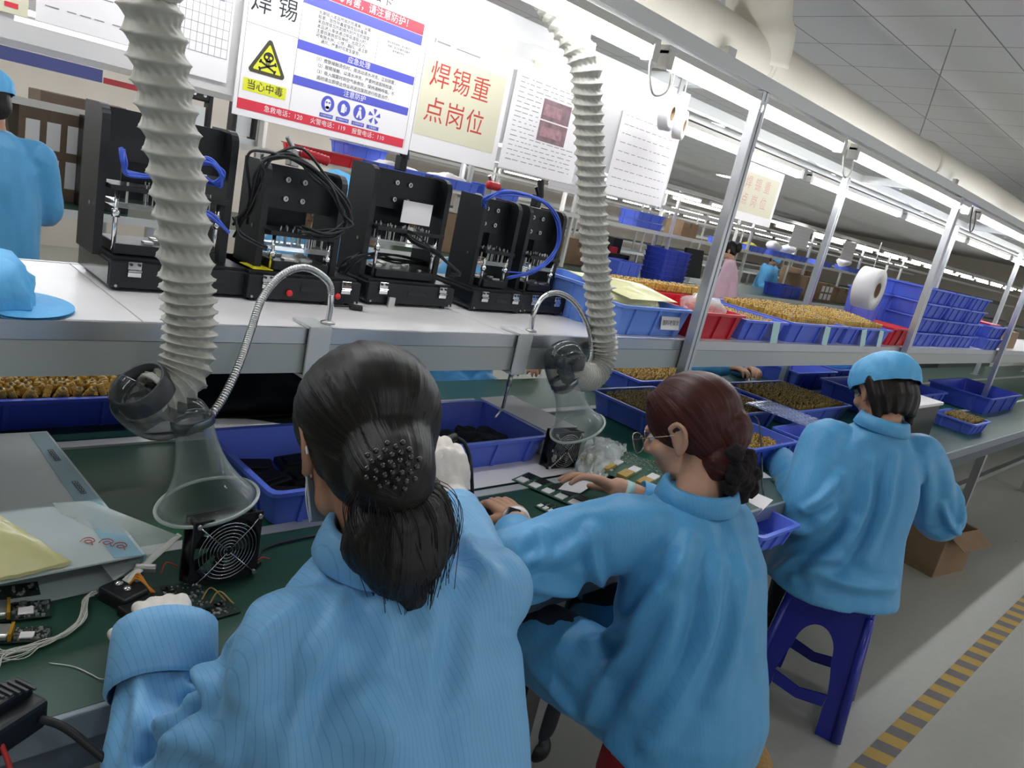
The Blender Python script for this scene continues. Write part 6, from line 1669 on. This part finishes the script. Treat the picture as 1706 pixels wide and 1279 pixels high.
# stool of the third worker
def stool(label, x, y, rz):
    t = thing('stool', label, 'stool', (x, y, 0), rz); H = .47; a, b = .124, .158
    bm = B(); box(bm, (0, 0, H-.012), (2*a, 2*a, .024), None, .009); build('seat', bm, 'stool', t, None, False)
    # four panels between the legs, each with an arched opening
    bm = B(); n = 24
    for s in range(4):
        q = Matrix.Rotation(s*PI/2, 4, 'Z'); th = .006
        def P(x, z, d=0): wd = a+(b-a)*(1-z/H); return q @ Vector((x, -wd+d, z))
        def hw_(z): return a+(b-a)*(1-z/H)
        outer = []
        z0, z1 = .145, .365
        inn = []
        for i in range(n+1):
            an = PI*i/n; 
            inn.append((-.062*math.cos(an) if True else 0, z1-.10+.10*math.sin(an)))
        inn = [(-.088, z0)]+[( -.088+(.088-.062)*.0, z0)]+inn+[(.088, z0)]
        # side strips, top and bottom bridging faces
        L = [(-hw_(0), 0), (-hw_(H), H-.004)]; 
        prof = inn[1:]
        vo = {}
        def V(p, d=0): return bm.verts.new(P(p[0], p[1], d))
        for d in (0, th):
            # left leg
            def strip(A, Bq):
                va = [V(p, d) for p in A]; vb = [V(p, d) for p in Bq]
                for i in range(len(A)-1): bm.faces.new((va[i], va[i+1], vb[i+1], vb[i]))
            zs = [0, .05, .10, .145, .20, .265]
            lft = [(-hw_(z), z) for z in zs]; inl = [(-hw_(z)+.066-.02*z, z) for z in zs[:3]]+[(-.088, .145), (-.078, .20), (-.062, .265)]
            strip(lft, inl); strip([(-x, z) for x, z in inl], [(-x, z) for x, z in lft])
            arc = [(-.062*math.cos(PI*i/n), .265+.095*math.sin(PI*i/n)) for i in range(n+1)]
            top = [(-hw_(.265)*math.cos(PI*i/n) if 0 < i < n else math.copysign(hw_(.265), -math.cos(PI*i/n)), H-.004) for i in range(n+1)]
            top = [(max(-hw_(H), min(hw_(H), x*1.6)), z) for x, z in top]
            strip(arc, top)
            bm.faces.new([V(p, d) for p in ((-hw_(.265), .265), (-.062, .265), (-hw_(H), H-.004))]); bm.faces.new([V(p, d) for p in ((hw_(.265), .265), (.062, .265), (hw_(H), H-.004))])
            strip([(-.088, .145), (0, .125), (.088, .145)], [(-hw_(.10)+.066, .10), (0, .085), (hw_(.10)-.066, .10)])
    bmesh.ops.remove_doubles(bm, verts=bm.verts, dist=.0008)
    build('legs_and_sides', bm, 'stool', t, None, False)
    bm = B()
    for sx in (-1, 1):
        for sy in (-1, 1): tube(bm, [(sx*b, sy*b, .01), (sx*(a+(b-a)*.5), sy*(a+(b-a)*.5), H*.5), (sx*a, sy*a, H-.02)], [.018, .015, .012], 12)
    build('corner_edges', bm, 'stool', t, None, None)
    for s in range(2):
        bm = B()
        for sx in (-1, 1): rod(bm, (-.09, sx*a*.0-.0, H+.001), (.09, 0, H+.001), .001)
        bm.free()
    return t
ST = stool('glossy blue plastic stool under the capped worker near the hazard tape', 2.60, .735, math.radians(14))
t = thing('stool', 'stool with a woven straw seat and a red cloth under the second worker', 'stool', (1.43, .575, 0))
bm = B(); lathe(bm, [(.15, .40), (.178, .42), (.178, .45), (.155, .468)], 36); o = build('seat', bm, 'wick', t, None, True)
bm = B(); lathe(bm, [(.186, .30), (.184, .40), (.181, .425), (.179, .425), (.180, .40), (.182, .30)], 36, None, 0, False); o = build('red_cloth', bm, 'redc', t, None, True)
bm = B(); 
for k in range(4):
    bm = B(); a = PI/4+k*PI/2; rod(bm, (.15*math.cos(a), .15*math.sin(a), 0), (.12*math.cos(a), .12*math.sin(a), .40), .014, 10); build('leg', bm, 'kraftd', t, None, None)
t = thing('stool', 'stool hidden under the ponytailed worker', 'stool', (.53, .42, 0))
bm = B(); lathe(bm, [(.15, .40), (.16, .42), (.15, .44)], 32); build('seat', bm, 'stool', t, None, True)
for k in range(4):
    bm = B(); a = PI/4+k*PI/2; rod(bm, (.15*math.cos(a), .15*math.sin(a), 0), (.12*math.cos(a), .12*math.sin(a), .40), .014, 10); build('leg', bm, 'stool', t, None, None)
# cardboard box behind the third worker
t = thing('cardboard_box', 'open cardboard box on the floor past the blue stool', 'box', at(1545, 950, Z=0)+Vector((.12, .06, 0)), math.radians(-10)); bm = B()
for s, (cx, cy, sx, sy) in enumerate(((0, -.14, .36, .005), (0, .14, .36, .005), (-.18, 0, .005, .28), (.18, 0, .005, .28))): box(bm, (cx, cy, .13), (sx, sy, .26))
box(bm, (0, 0, .004), (.36, .28, .006)); build('carton', bm, 'kraft', t)
for cx, cy, sx, sy, rot in ((0, -.19, .35, .11, RX(.5)), (.235, 0, .11, .27, RY(.5))):
    bm = B(); box(bm, (cx, cy, .235), (sx, sy, .004), rot); build('flap', bm, 'kraft', t)
# small tote under the bench edge behind the bun
t = tote(2.12, .885, .66, 'small blue tote hanging at the bench edge behind the bun', 'tote', .24, .17, .07)
bm = B(); box(bm, (0, 0, .32), (.22, .16, .64), None, .004); o = build('side_stand', bm, 'fascia', None, (2.12, .99, .0)); tag(o, 'pale grey stand under the small tote at the bench edge', 'stand')
# ================================================================== THE SECOND AND THIRD LINES, PEOPLE BEHIND
def far_line(y, x0, x1, label, shelf_z, rail_z, posts, name='far_workbench', depth=1.3, panels=()):
    t = thing(name, label, 'workbench', (0, y, 0))
    def p(n, c, s, m):
        bm = B(); box(bm, (c[0], c[1]-y, c[2]), s); return build(n, bm, m, t)
    p('worktop', ((x0+x1)/2, y+depth/2, .735), (x1-x0, depth, .03), 'green')
    p('front_rail', ((x0+x1)/2, y-.008, .725), (x1-x0, .016, .055), 'aluw')
    p('shelf_board', ((x0+x1)/2, y+.62, shelf_z-.012), (x1-x0, .42, .024), 'white')
    p('edge_rail', ((x0+x1)/2, y+.405, shelf_z-.01), (x1-x0, .016, .05), 'offw')
    p('top_rail', ((x0+x1)/2, y+.405, rail_z), (x1-x0, .03, .05), 'offw')
    for x in posts:
        p('post', (x, y+.42, (2.0+.75)/2), (.04, .04, 1.25), 'offw'); p('post', (x+.22, y+.82, (2.0+.75)/2), (.04, .04, 1.25), 'offw')
    p('top_beam', ((x0+x1)/2, y+.42, 2.02), (x1-x0, .05, .05), 'offw')
    for i in range(int((x1-x0)/2.5)): p('leg', (x0+1+i*2.5, y+.1, .36), (.05, .05, .72), 'alu'); p('leg', (x0+1+i*2.5, y+depth-.1, .36), (.05, .05, .72), 'alu')
    return t
far_line(5.75, -4, 33, 'second long workbench parallel to the first, beyond the aisle tape', 1.39, 1.73, [-2.2, .3, 2.9, 5.2, 6.9, 9.0, 11.2, 13.4, 15.8, 18.2])
far_line(14.9, -2, 34, 'last long workbench before the back wall', 1.39, 1.73, [2, 6, 10, 14, 18, 22], 'distant_workbench')
far_line(10.6, -4, 34, 'third long workbench far behind the second one', 1.39, 1.73, [1, 4, 7, 10, 12.5, 15, 17.5, 20, 23], 'distant_workbench')
k = 0
for y, x0, n, lab in ((6.15, -2.5, 20, 'second'), (7.05, -2.2, 20, 'second'), (11.0, 0, 19, 'third'), (15.3, 0, 19, 'added last')):  # last row and the rows' far ends are added to brighten the far ceiling
    for i in range(n):
        side = 'near side' if y < 7 else ('far side' if y < 8 else 'length')
        lamp(x0+i*1.75, x0+i*1.75+1.5, y, 1.935, 'white tube lamp in the row over the %s of the %s workbench' % (side, lab), 'tube lamps over the %s of the %s workbench' % (side, lab))
# blue and red strip on the near end of the second line's rail
bm = B(); box(bm, (0, 0, 0), (1.62, .012, .085)); o = build('strip_sign', bm, 'bluestrip', None, (.88, 6.125, 1.655)); tag(o, 'faded blue strip sign along the rail of the second workbench', 'strip sign')
bm = B(); box(bm, (0, 0, 0), (.26, .012, .04)); o = build('strip_sign', bm, 'red', None, (1.83, 6.125, 1.632)); tag(o, 'short red strip at the end of the faded blue strip sign', 'strip sign')
# partition wall behind the second line
bm = B(); box(bm, (0, 0, 1.5), (9, .12, 3)); o = build('wall_partition', bm, 'wall', None, (.5, 8.6, 0)); tag(o, kind='structure')
# cartons and machines near the second line
def carton(label, c, s, rz=0, m='kraft', slats=0):
    t = thing('carton', label, 'box', (c[0], c[1], c[2]), rz); bm = B(); box(bm, (0, 0, s[2]/2), s, None, .004); build('body', bm, m, t)
    bm = B(); box(bm, (0, 0, s[2]+.001), (s[0], s[1]*.2, .002)); box(bm, (0, -s[1]/2-.001, s[2]*.85), (s[0]*.12, .002, s[2]*.3)); build('tape', bm, 'kraftd', t)
    if slats:
        bm = B()
        for k in range(slats): box(bm, (-s[0]*.3+.3*s[0]*(k % 3), -s[1]/2-.002, s[2]*(.3+.4*(k//3))), (s[0]*.2, .003, s[2]*.3))
        build('label_sheets', bm, 'paper', t)
    return t
carton('brown carton with paper labels on the second bench near the blue back', (1.42, 6.35, .75), (.42, .4, .62), 0, 'kraftd', 6)
carton('brown carton on the shelf above the labelled carton', (1.62, 6.4, 1.39), (.55, .35, .085), 0, 'kraftd')
carton('tall dark machine cabinet standing on the second bench', (1.72, 6.1, .75), (.30, .35, .62), 0, 'black')
for i in range(5): carton('flat brown carton, %s of the pile behind the second jig' % ('lowest', 'second', 'third', 'fourth', 'topmost')[i], (3.75, 6.1, .75+i*.11), (.55, .4, .105), 0, 'kraft')
carton('wide brown carton behind the cap of the seated worker', (4.9, 6.3, .75), (.6, .4, .4))
carton('brown carton at the second bench right of the blue stack', (7.6, 6.75, .75), (.5, .4, .34))
carton('brown carton beside the pink worker', (13.5, 6.2, .75), (.5, .4, .42), .1)
carton('brown carton beyond the bending blue worker', (14.2, 6.2, .75), (.6, .45, .36), 0, 'kraft', 6)
carton('brown carton stacked behind the one with label sheets', (14.4, 6.75, .75), (.5, .4, .50))
carton('brown carton far along the second bench', (15.6, 6.4, .75), (.7, .45, .3))
carton('brown carton on the second shelf near the far posts', (9.5, 6.35, 1.39), (.4, .3, .22))
# small black jigs on the second shelf
for i, x in enumerate((2.42, 2.80)):
    t = thing('small_jig', ('small black jig on the second shelf, nearer the grey hose', 'small black jig on the second shelf, nearer the skull card')[i], 'test jig', (x, 6.3, 1.39))
    bm = B(); box(bm, (-.09, 0, .17), (.03, .1, .34)); box(bm, (.09, 0, .17), (.03, .1, .34)); box(bm, (0, 0, .31), (.2, .08, .09), None, .01); build('frame', bm, 'blackp', t)
    bm = B(); box(bm, (0, .0, .15), (.12, .06, .15)); box(bm, (0, 0, .03), (.22, .2, .06)); build('press', bm, 'aluw', t)
    for q in (-1, 1):
        bm = B(); rod(bm, (q*.04, -.05, .31), (q*.04, -.04, .31), .012); build('bolt', bm, 'silver', t)
# totes on the second line
def ft(x, y, z, lab, m='tote', L=.45, W=.32, H=.11): return tote(x, y, z, lab, m, L, W, H)
ft(3.55, 6.28, 1.39, 'red tote on the second shelf behind the red grip', 'red', .62, .34, .10); ft(4.02, 6.45, 1.495, 'blue tote on the second shelf above the red one')
ft(4.35, 6.28, 1.39, 'blue tote of white scraps on the second shelf behind the skull card', 'tote', .62, .34, .10)
ft(5.0, 6.28, 1.39, 'blue tote of white scraps on the second shelf behind the cream sign', 'tote', .62, .34, .10)
ft(5.65, 6.28, 1.39, 'blue tote on the second shelf above the twin jig', 'tote', .55, .34, .12)
for i, (x, c) in enumerate(((4.35, 'behind the skull card'), (5.0, 'behind the cream sign'))): lump('scrap_heap', 'heap of white scraps in the second shelf tote '+c, 'scraps', (x, 6.28, 1.46), (.27, .14, .07), 'paper', .05, 9, i)
for i in range(2): ft(8.5, 6.35, 1.39+.11*i, ('lower', 'upper')[i]+' of two blue totes on the second shelf past the grey hose', 'tote', .6, .34, .105)
for i in range(6): ft(8.9, 6.05, .75+.07*i, 'blue tote, %s in the pile on the second bench left of the black bag' % ('lowest', 'second', 'third', 'fourth', 'fifth', 'topmost')[i], 'toted', .62, .36, .10)
ft(7.9, 6.05, .75, 'blue tote on the second bench beside the pile of six', 'tote', .5, .34, .2)
for i, x in enumerate((10.7, 11.5, 12.3, 13.1, 14.2, 15.6)): ft(x, 6.3, 1.39, 'blue tote on the second shelf, %s past the nearest tall post' % ('first', 'second', 'third', 'fourth', 'fifth', 'sixth')[i], 'tote', .55, .34, .10)
for i, x in enumerate((12.2, 12.7, 15.2)): lump('white_bag', 'white plastic bag on the second shelf tote, %s past the tall post' % ('first', 'second', 'third')[i], 'bag', (x, 6.25, 1.56), (.16, .12, .08), 'paper', .04, 8, i+4)
lump('yellow_bundle', 'yellow bundle on the second shelf behind the pink worker', 'bundle', (11.45, 6.3, 1.45), (.16, .12, .08), 'yellow', .03, 10, 9)
ft(12.7, 6.1, .75, 'blue tote the bending blue worker reaches into', 'toted', .8, .36, .2)
# black bag / monitor on the second bench
t = thing('monitor', 'black monitor seen from behind on the second bench beside the tall post', 'monitor', (9.8, 6.2, .75)); bm = B(); box(bm, (0, 0, .30), (.46, .06, .42), RX(-.15), .01); build('screen', bm, 'blackp', t); bm = B(); box(bm, (0, .03, .05), (.08, .06, .12)); box(bm, (0, .03, .008), (.28, .2, .016)); build('stand', bm, 'aluw', t)
t = thing('fixture', 'dark fixture on the second bench beside the nearest blue pile', 'fixture', (8.2, 6.5, .75)); bm = B(); box(bm, (0, 0, .22), (.5, .3, .06)); box(bm, (-.2, 0, .11), (.06, .3, .22)); box(bm, (.2, 0, .11), (.06, .3, .22)); box(bm, (.05, 0, .34), (.2, .1, .22)); build('frame', bm, 'blackp', t); bm = B(); box(bm, (-.1, -.12, .28), (.12, .05, .1)); build('red_block', bm, 'redc', t)
# hanging sheets over the second line
for i, (x, z0, w_) in enumerate(((12.4, 1.62, .7), (14.6, 1.60, .6), (6.3, 1.62, .5))):
    form('pale sheet hanging over the second workbench, %s' % ('past the second tall post', 'near the far lamps', 'behind the second grey hose')[i], x, x+w_, z0, z0+.36, 6.1, 6, seed=20+i)
# far clutter on the first bench end
carton('brown carton at the far end of the first shelf', (7.2, 1.6, 1.15), (.5, .3, .14), 0, 'kraft')
t = thing('dark_machine', 'dark machine with a rolled wire standing far along the aisle side', 'machine', (12.0, 3.2, 0)); bm = B(); box(bm, (0, 0, .62), (2.6, .8, 1.24), None, .02); box(bm, (.2, -.1, 1.34), (1.8, .5, .3), None, .05); build('body', bm, 'ic', t)
# ---------------------------------------------------------------- people behind
def seat(x, y, label):
    t = thing('stool', label, 'stool', (x, y, 0)); bm = B(); lathe(bm, [(.14, .42), (.16, .44), (.14, .455)], 24); build('seat', bm, 'stool', t, None, True)
    for k in range(4):
        bm = B(); a = PI/4+k*PI/2; rod(bm, (.16*math.cos(a), .16*math.sin(a), 0), (.12*math.cos(a), .12*math.sin(a), .42), .012, 8); build('leg', bm, 'stool', t, None, None)
def sitter(label, x, y, ang, headz=1.22, coat='coat2', capped=True, skin='skin', lean=.12, hairm='hairk', reach=.32, hz=.80):
    f = Vector((math.cos(ang), math.sin(ang), 0)); r = Vector((f.y, -f.x, 0)); b = Vector((x, y, 0)); dz = headz-1.22
    q = lambda a, s, z: tuple(b+f*a+r*s+Vector((0, 0, z)))
    J = dict(pelvis=q(0, 0, .54), chest=q(lean*.7, 0, .88+dz*.7), neck=q(lean, 0, 1.0+dz), head=q(lean+.06, 0, 1.12+dz), hdir=tuple(f*.85+Vector((0, 0, -.5))), shL=q(lean*.9, -.155, .95+dz), shR=q(lean*.9, .155, .95+dz),
             elL=q(lean+.06, -.22, .76), elR=q(lean+.06, .22, .76), wrL=q(lean+reach-.06, -.10, hz), wrR=q(lean+reach-.06, .10, hz), knL=q(.42, -.11, .52), knR=q(.42, .11, .52), anL=q(.40, -.12, .09), anR=q(.40, .12, .09))
    Bd, g, HR, la, fw_ = worker(label, J, hi=False, coat=coat, skin=skin, voxel=.014, cuffs=False, wrinkle=.008)
    TI = Vector(J['head'])+HR @ Vector((0, -.08, -.05)); hair_mass(Bd, J['head'], HR, TI, [], hairm, .009, .002, .98 if capped else 1.08)
    if capped: cap_on(Bd, J['head'], HR, sc=1.06)
    seat(x, y, 'stool under the '+label.split(' ', 1)[0]+' '+' '.join(label.split()[1:7])); return Bd, J, HR
sitter('worker in a blue cap bending over the far bench edge behind the white board jig', 2.45, 2.75, math.radians(-100), 1.36, reach=.42)
sitter('worker in a blue cap hidden behind the second and third jigs', 1.52, 2.72, math.radians(-90), 1.40, reach=.4)
def arms_only(label, x, y, ang, hx): pass
sitter('worker whose bare hands work beyond the nearest post under the shelf', 4.05, 2.48, math.radians(-100), 1.10, lean=.16, reach=.36, hz=.82)
sitter('worker whose pale arm reaches over the bench beyond the blue cap', 5.55, 2.52, math.radians(-90), 1.12, lean=.2, reach=.42, hz=.84)
Bd, J, HR = sitter('woman in a pink top with dark hair at the second bench', 9.25, 5.15, math.radians(120), 1.46, 'pink', False, 'skinp')
bm = B(); c = Vector(J['head'])+HR @ Vector((0, -.13, .0))-Vector(Bd.location); ellipsoid(bm, c, (.05, .05, .07)); build('hair_bun', bm, 'hairk', Bd, None, True)
sitter('worker in blue bending over a tote beyond the pink worker', 14.25, 7.35, math.radians(-100), 1.40, reach=.5)
# standing worker seen at the near left, back to the camera
x, y = .70, 4.0
JS = dict(stand=(1, 0, 0), pelvis=(x, y, .82), chest=(x, y+.02, 1.12), neck=(x, y+.03, 1.27), head=(x-.03, y+.06, 1.40), hdir=(-.5, .8, -.25), shL=(x-.16, y, 1.20), shR=(x+.16, y+.01, 1.20), elL=(x-.23, y+.06, .95), elR=(x+.23, y+.07, .95), wrL=(x-.16, y+.27, .98), wrR=(x+.17, y+.28, .98),
          knL=(x-.09, y+.03, .45), knR=(x+.09, y+.03, .45), anL=(x-.09, y, .09), anR=(x+.09, y, .09))
Bd, g, HR, la, fw_ = worker('worker in a blue coat and cap standing with the back turned at the near end', JS, hi=False, coat='coat2', voxel=.012, lap=False, cuffs=False, torso=[((x, y-.01, .52), .215, .165), ((x, y, .80), .20, .15), ((x, y+.01, 1.0), .185, .135), ((x, y+.02, 1.14), .19, .125), ((x, y+.02, 1.22), .15, .10), ((x, y+.03, 1.28), .075, .075), ((x, y+.03, 1.295), .066, .066)], wrinkle=.008)
TI = Vector(JS['head'])+HR @ Vector((0, -.08, -.06)); hair_mass(Bd, JS['head'], HR, TI, [], 'hairk', .009, .002, .98); cap_on(Bd, JS['head'], HR, sc=1.06)
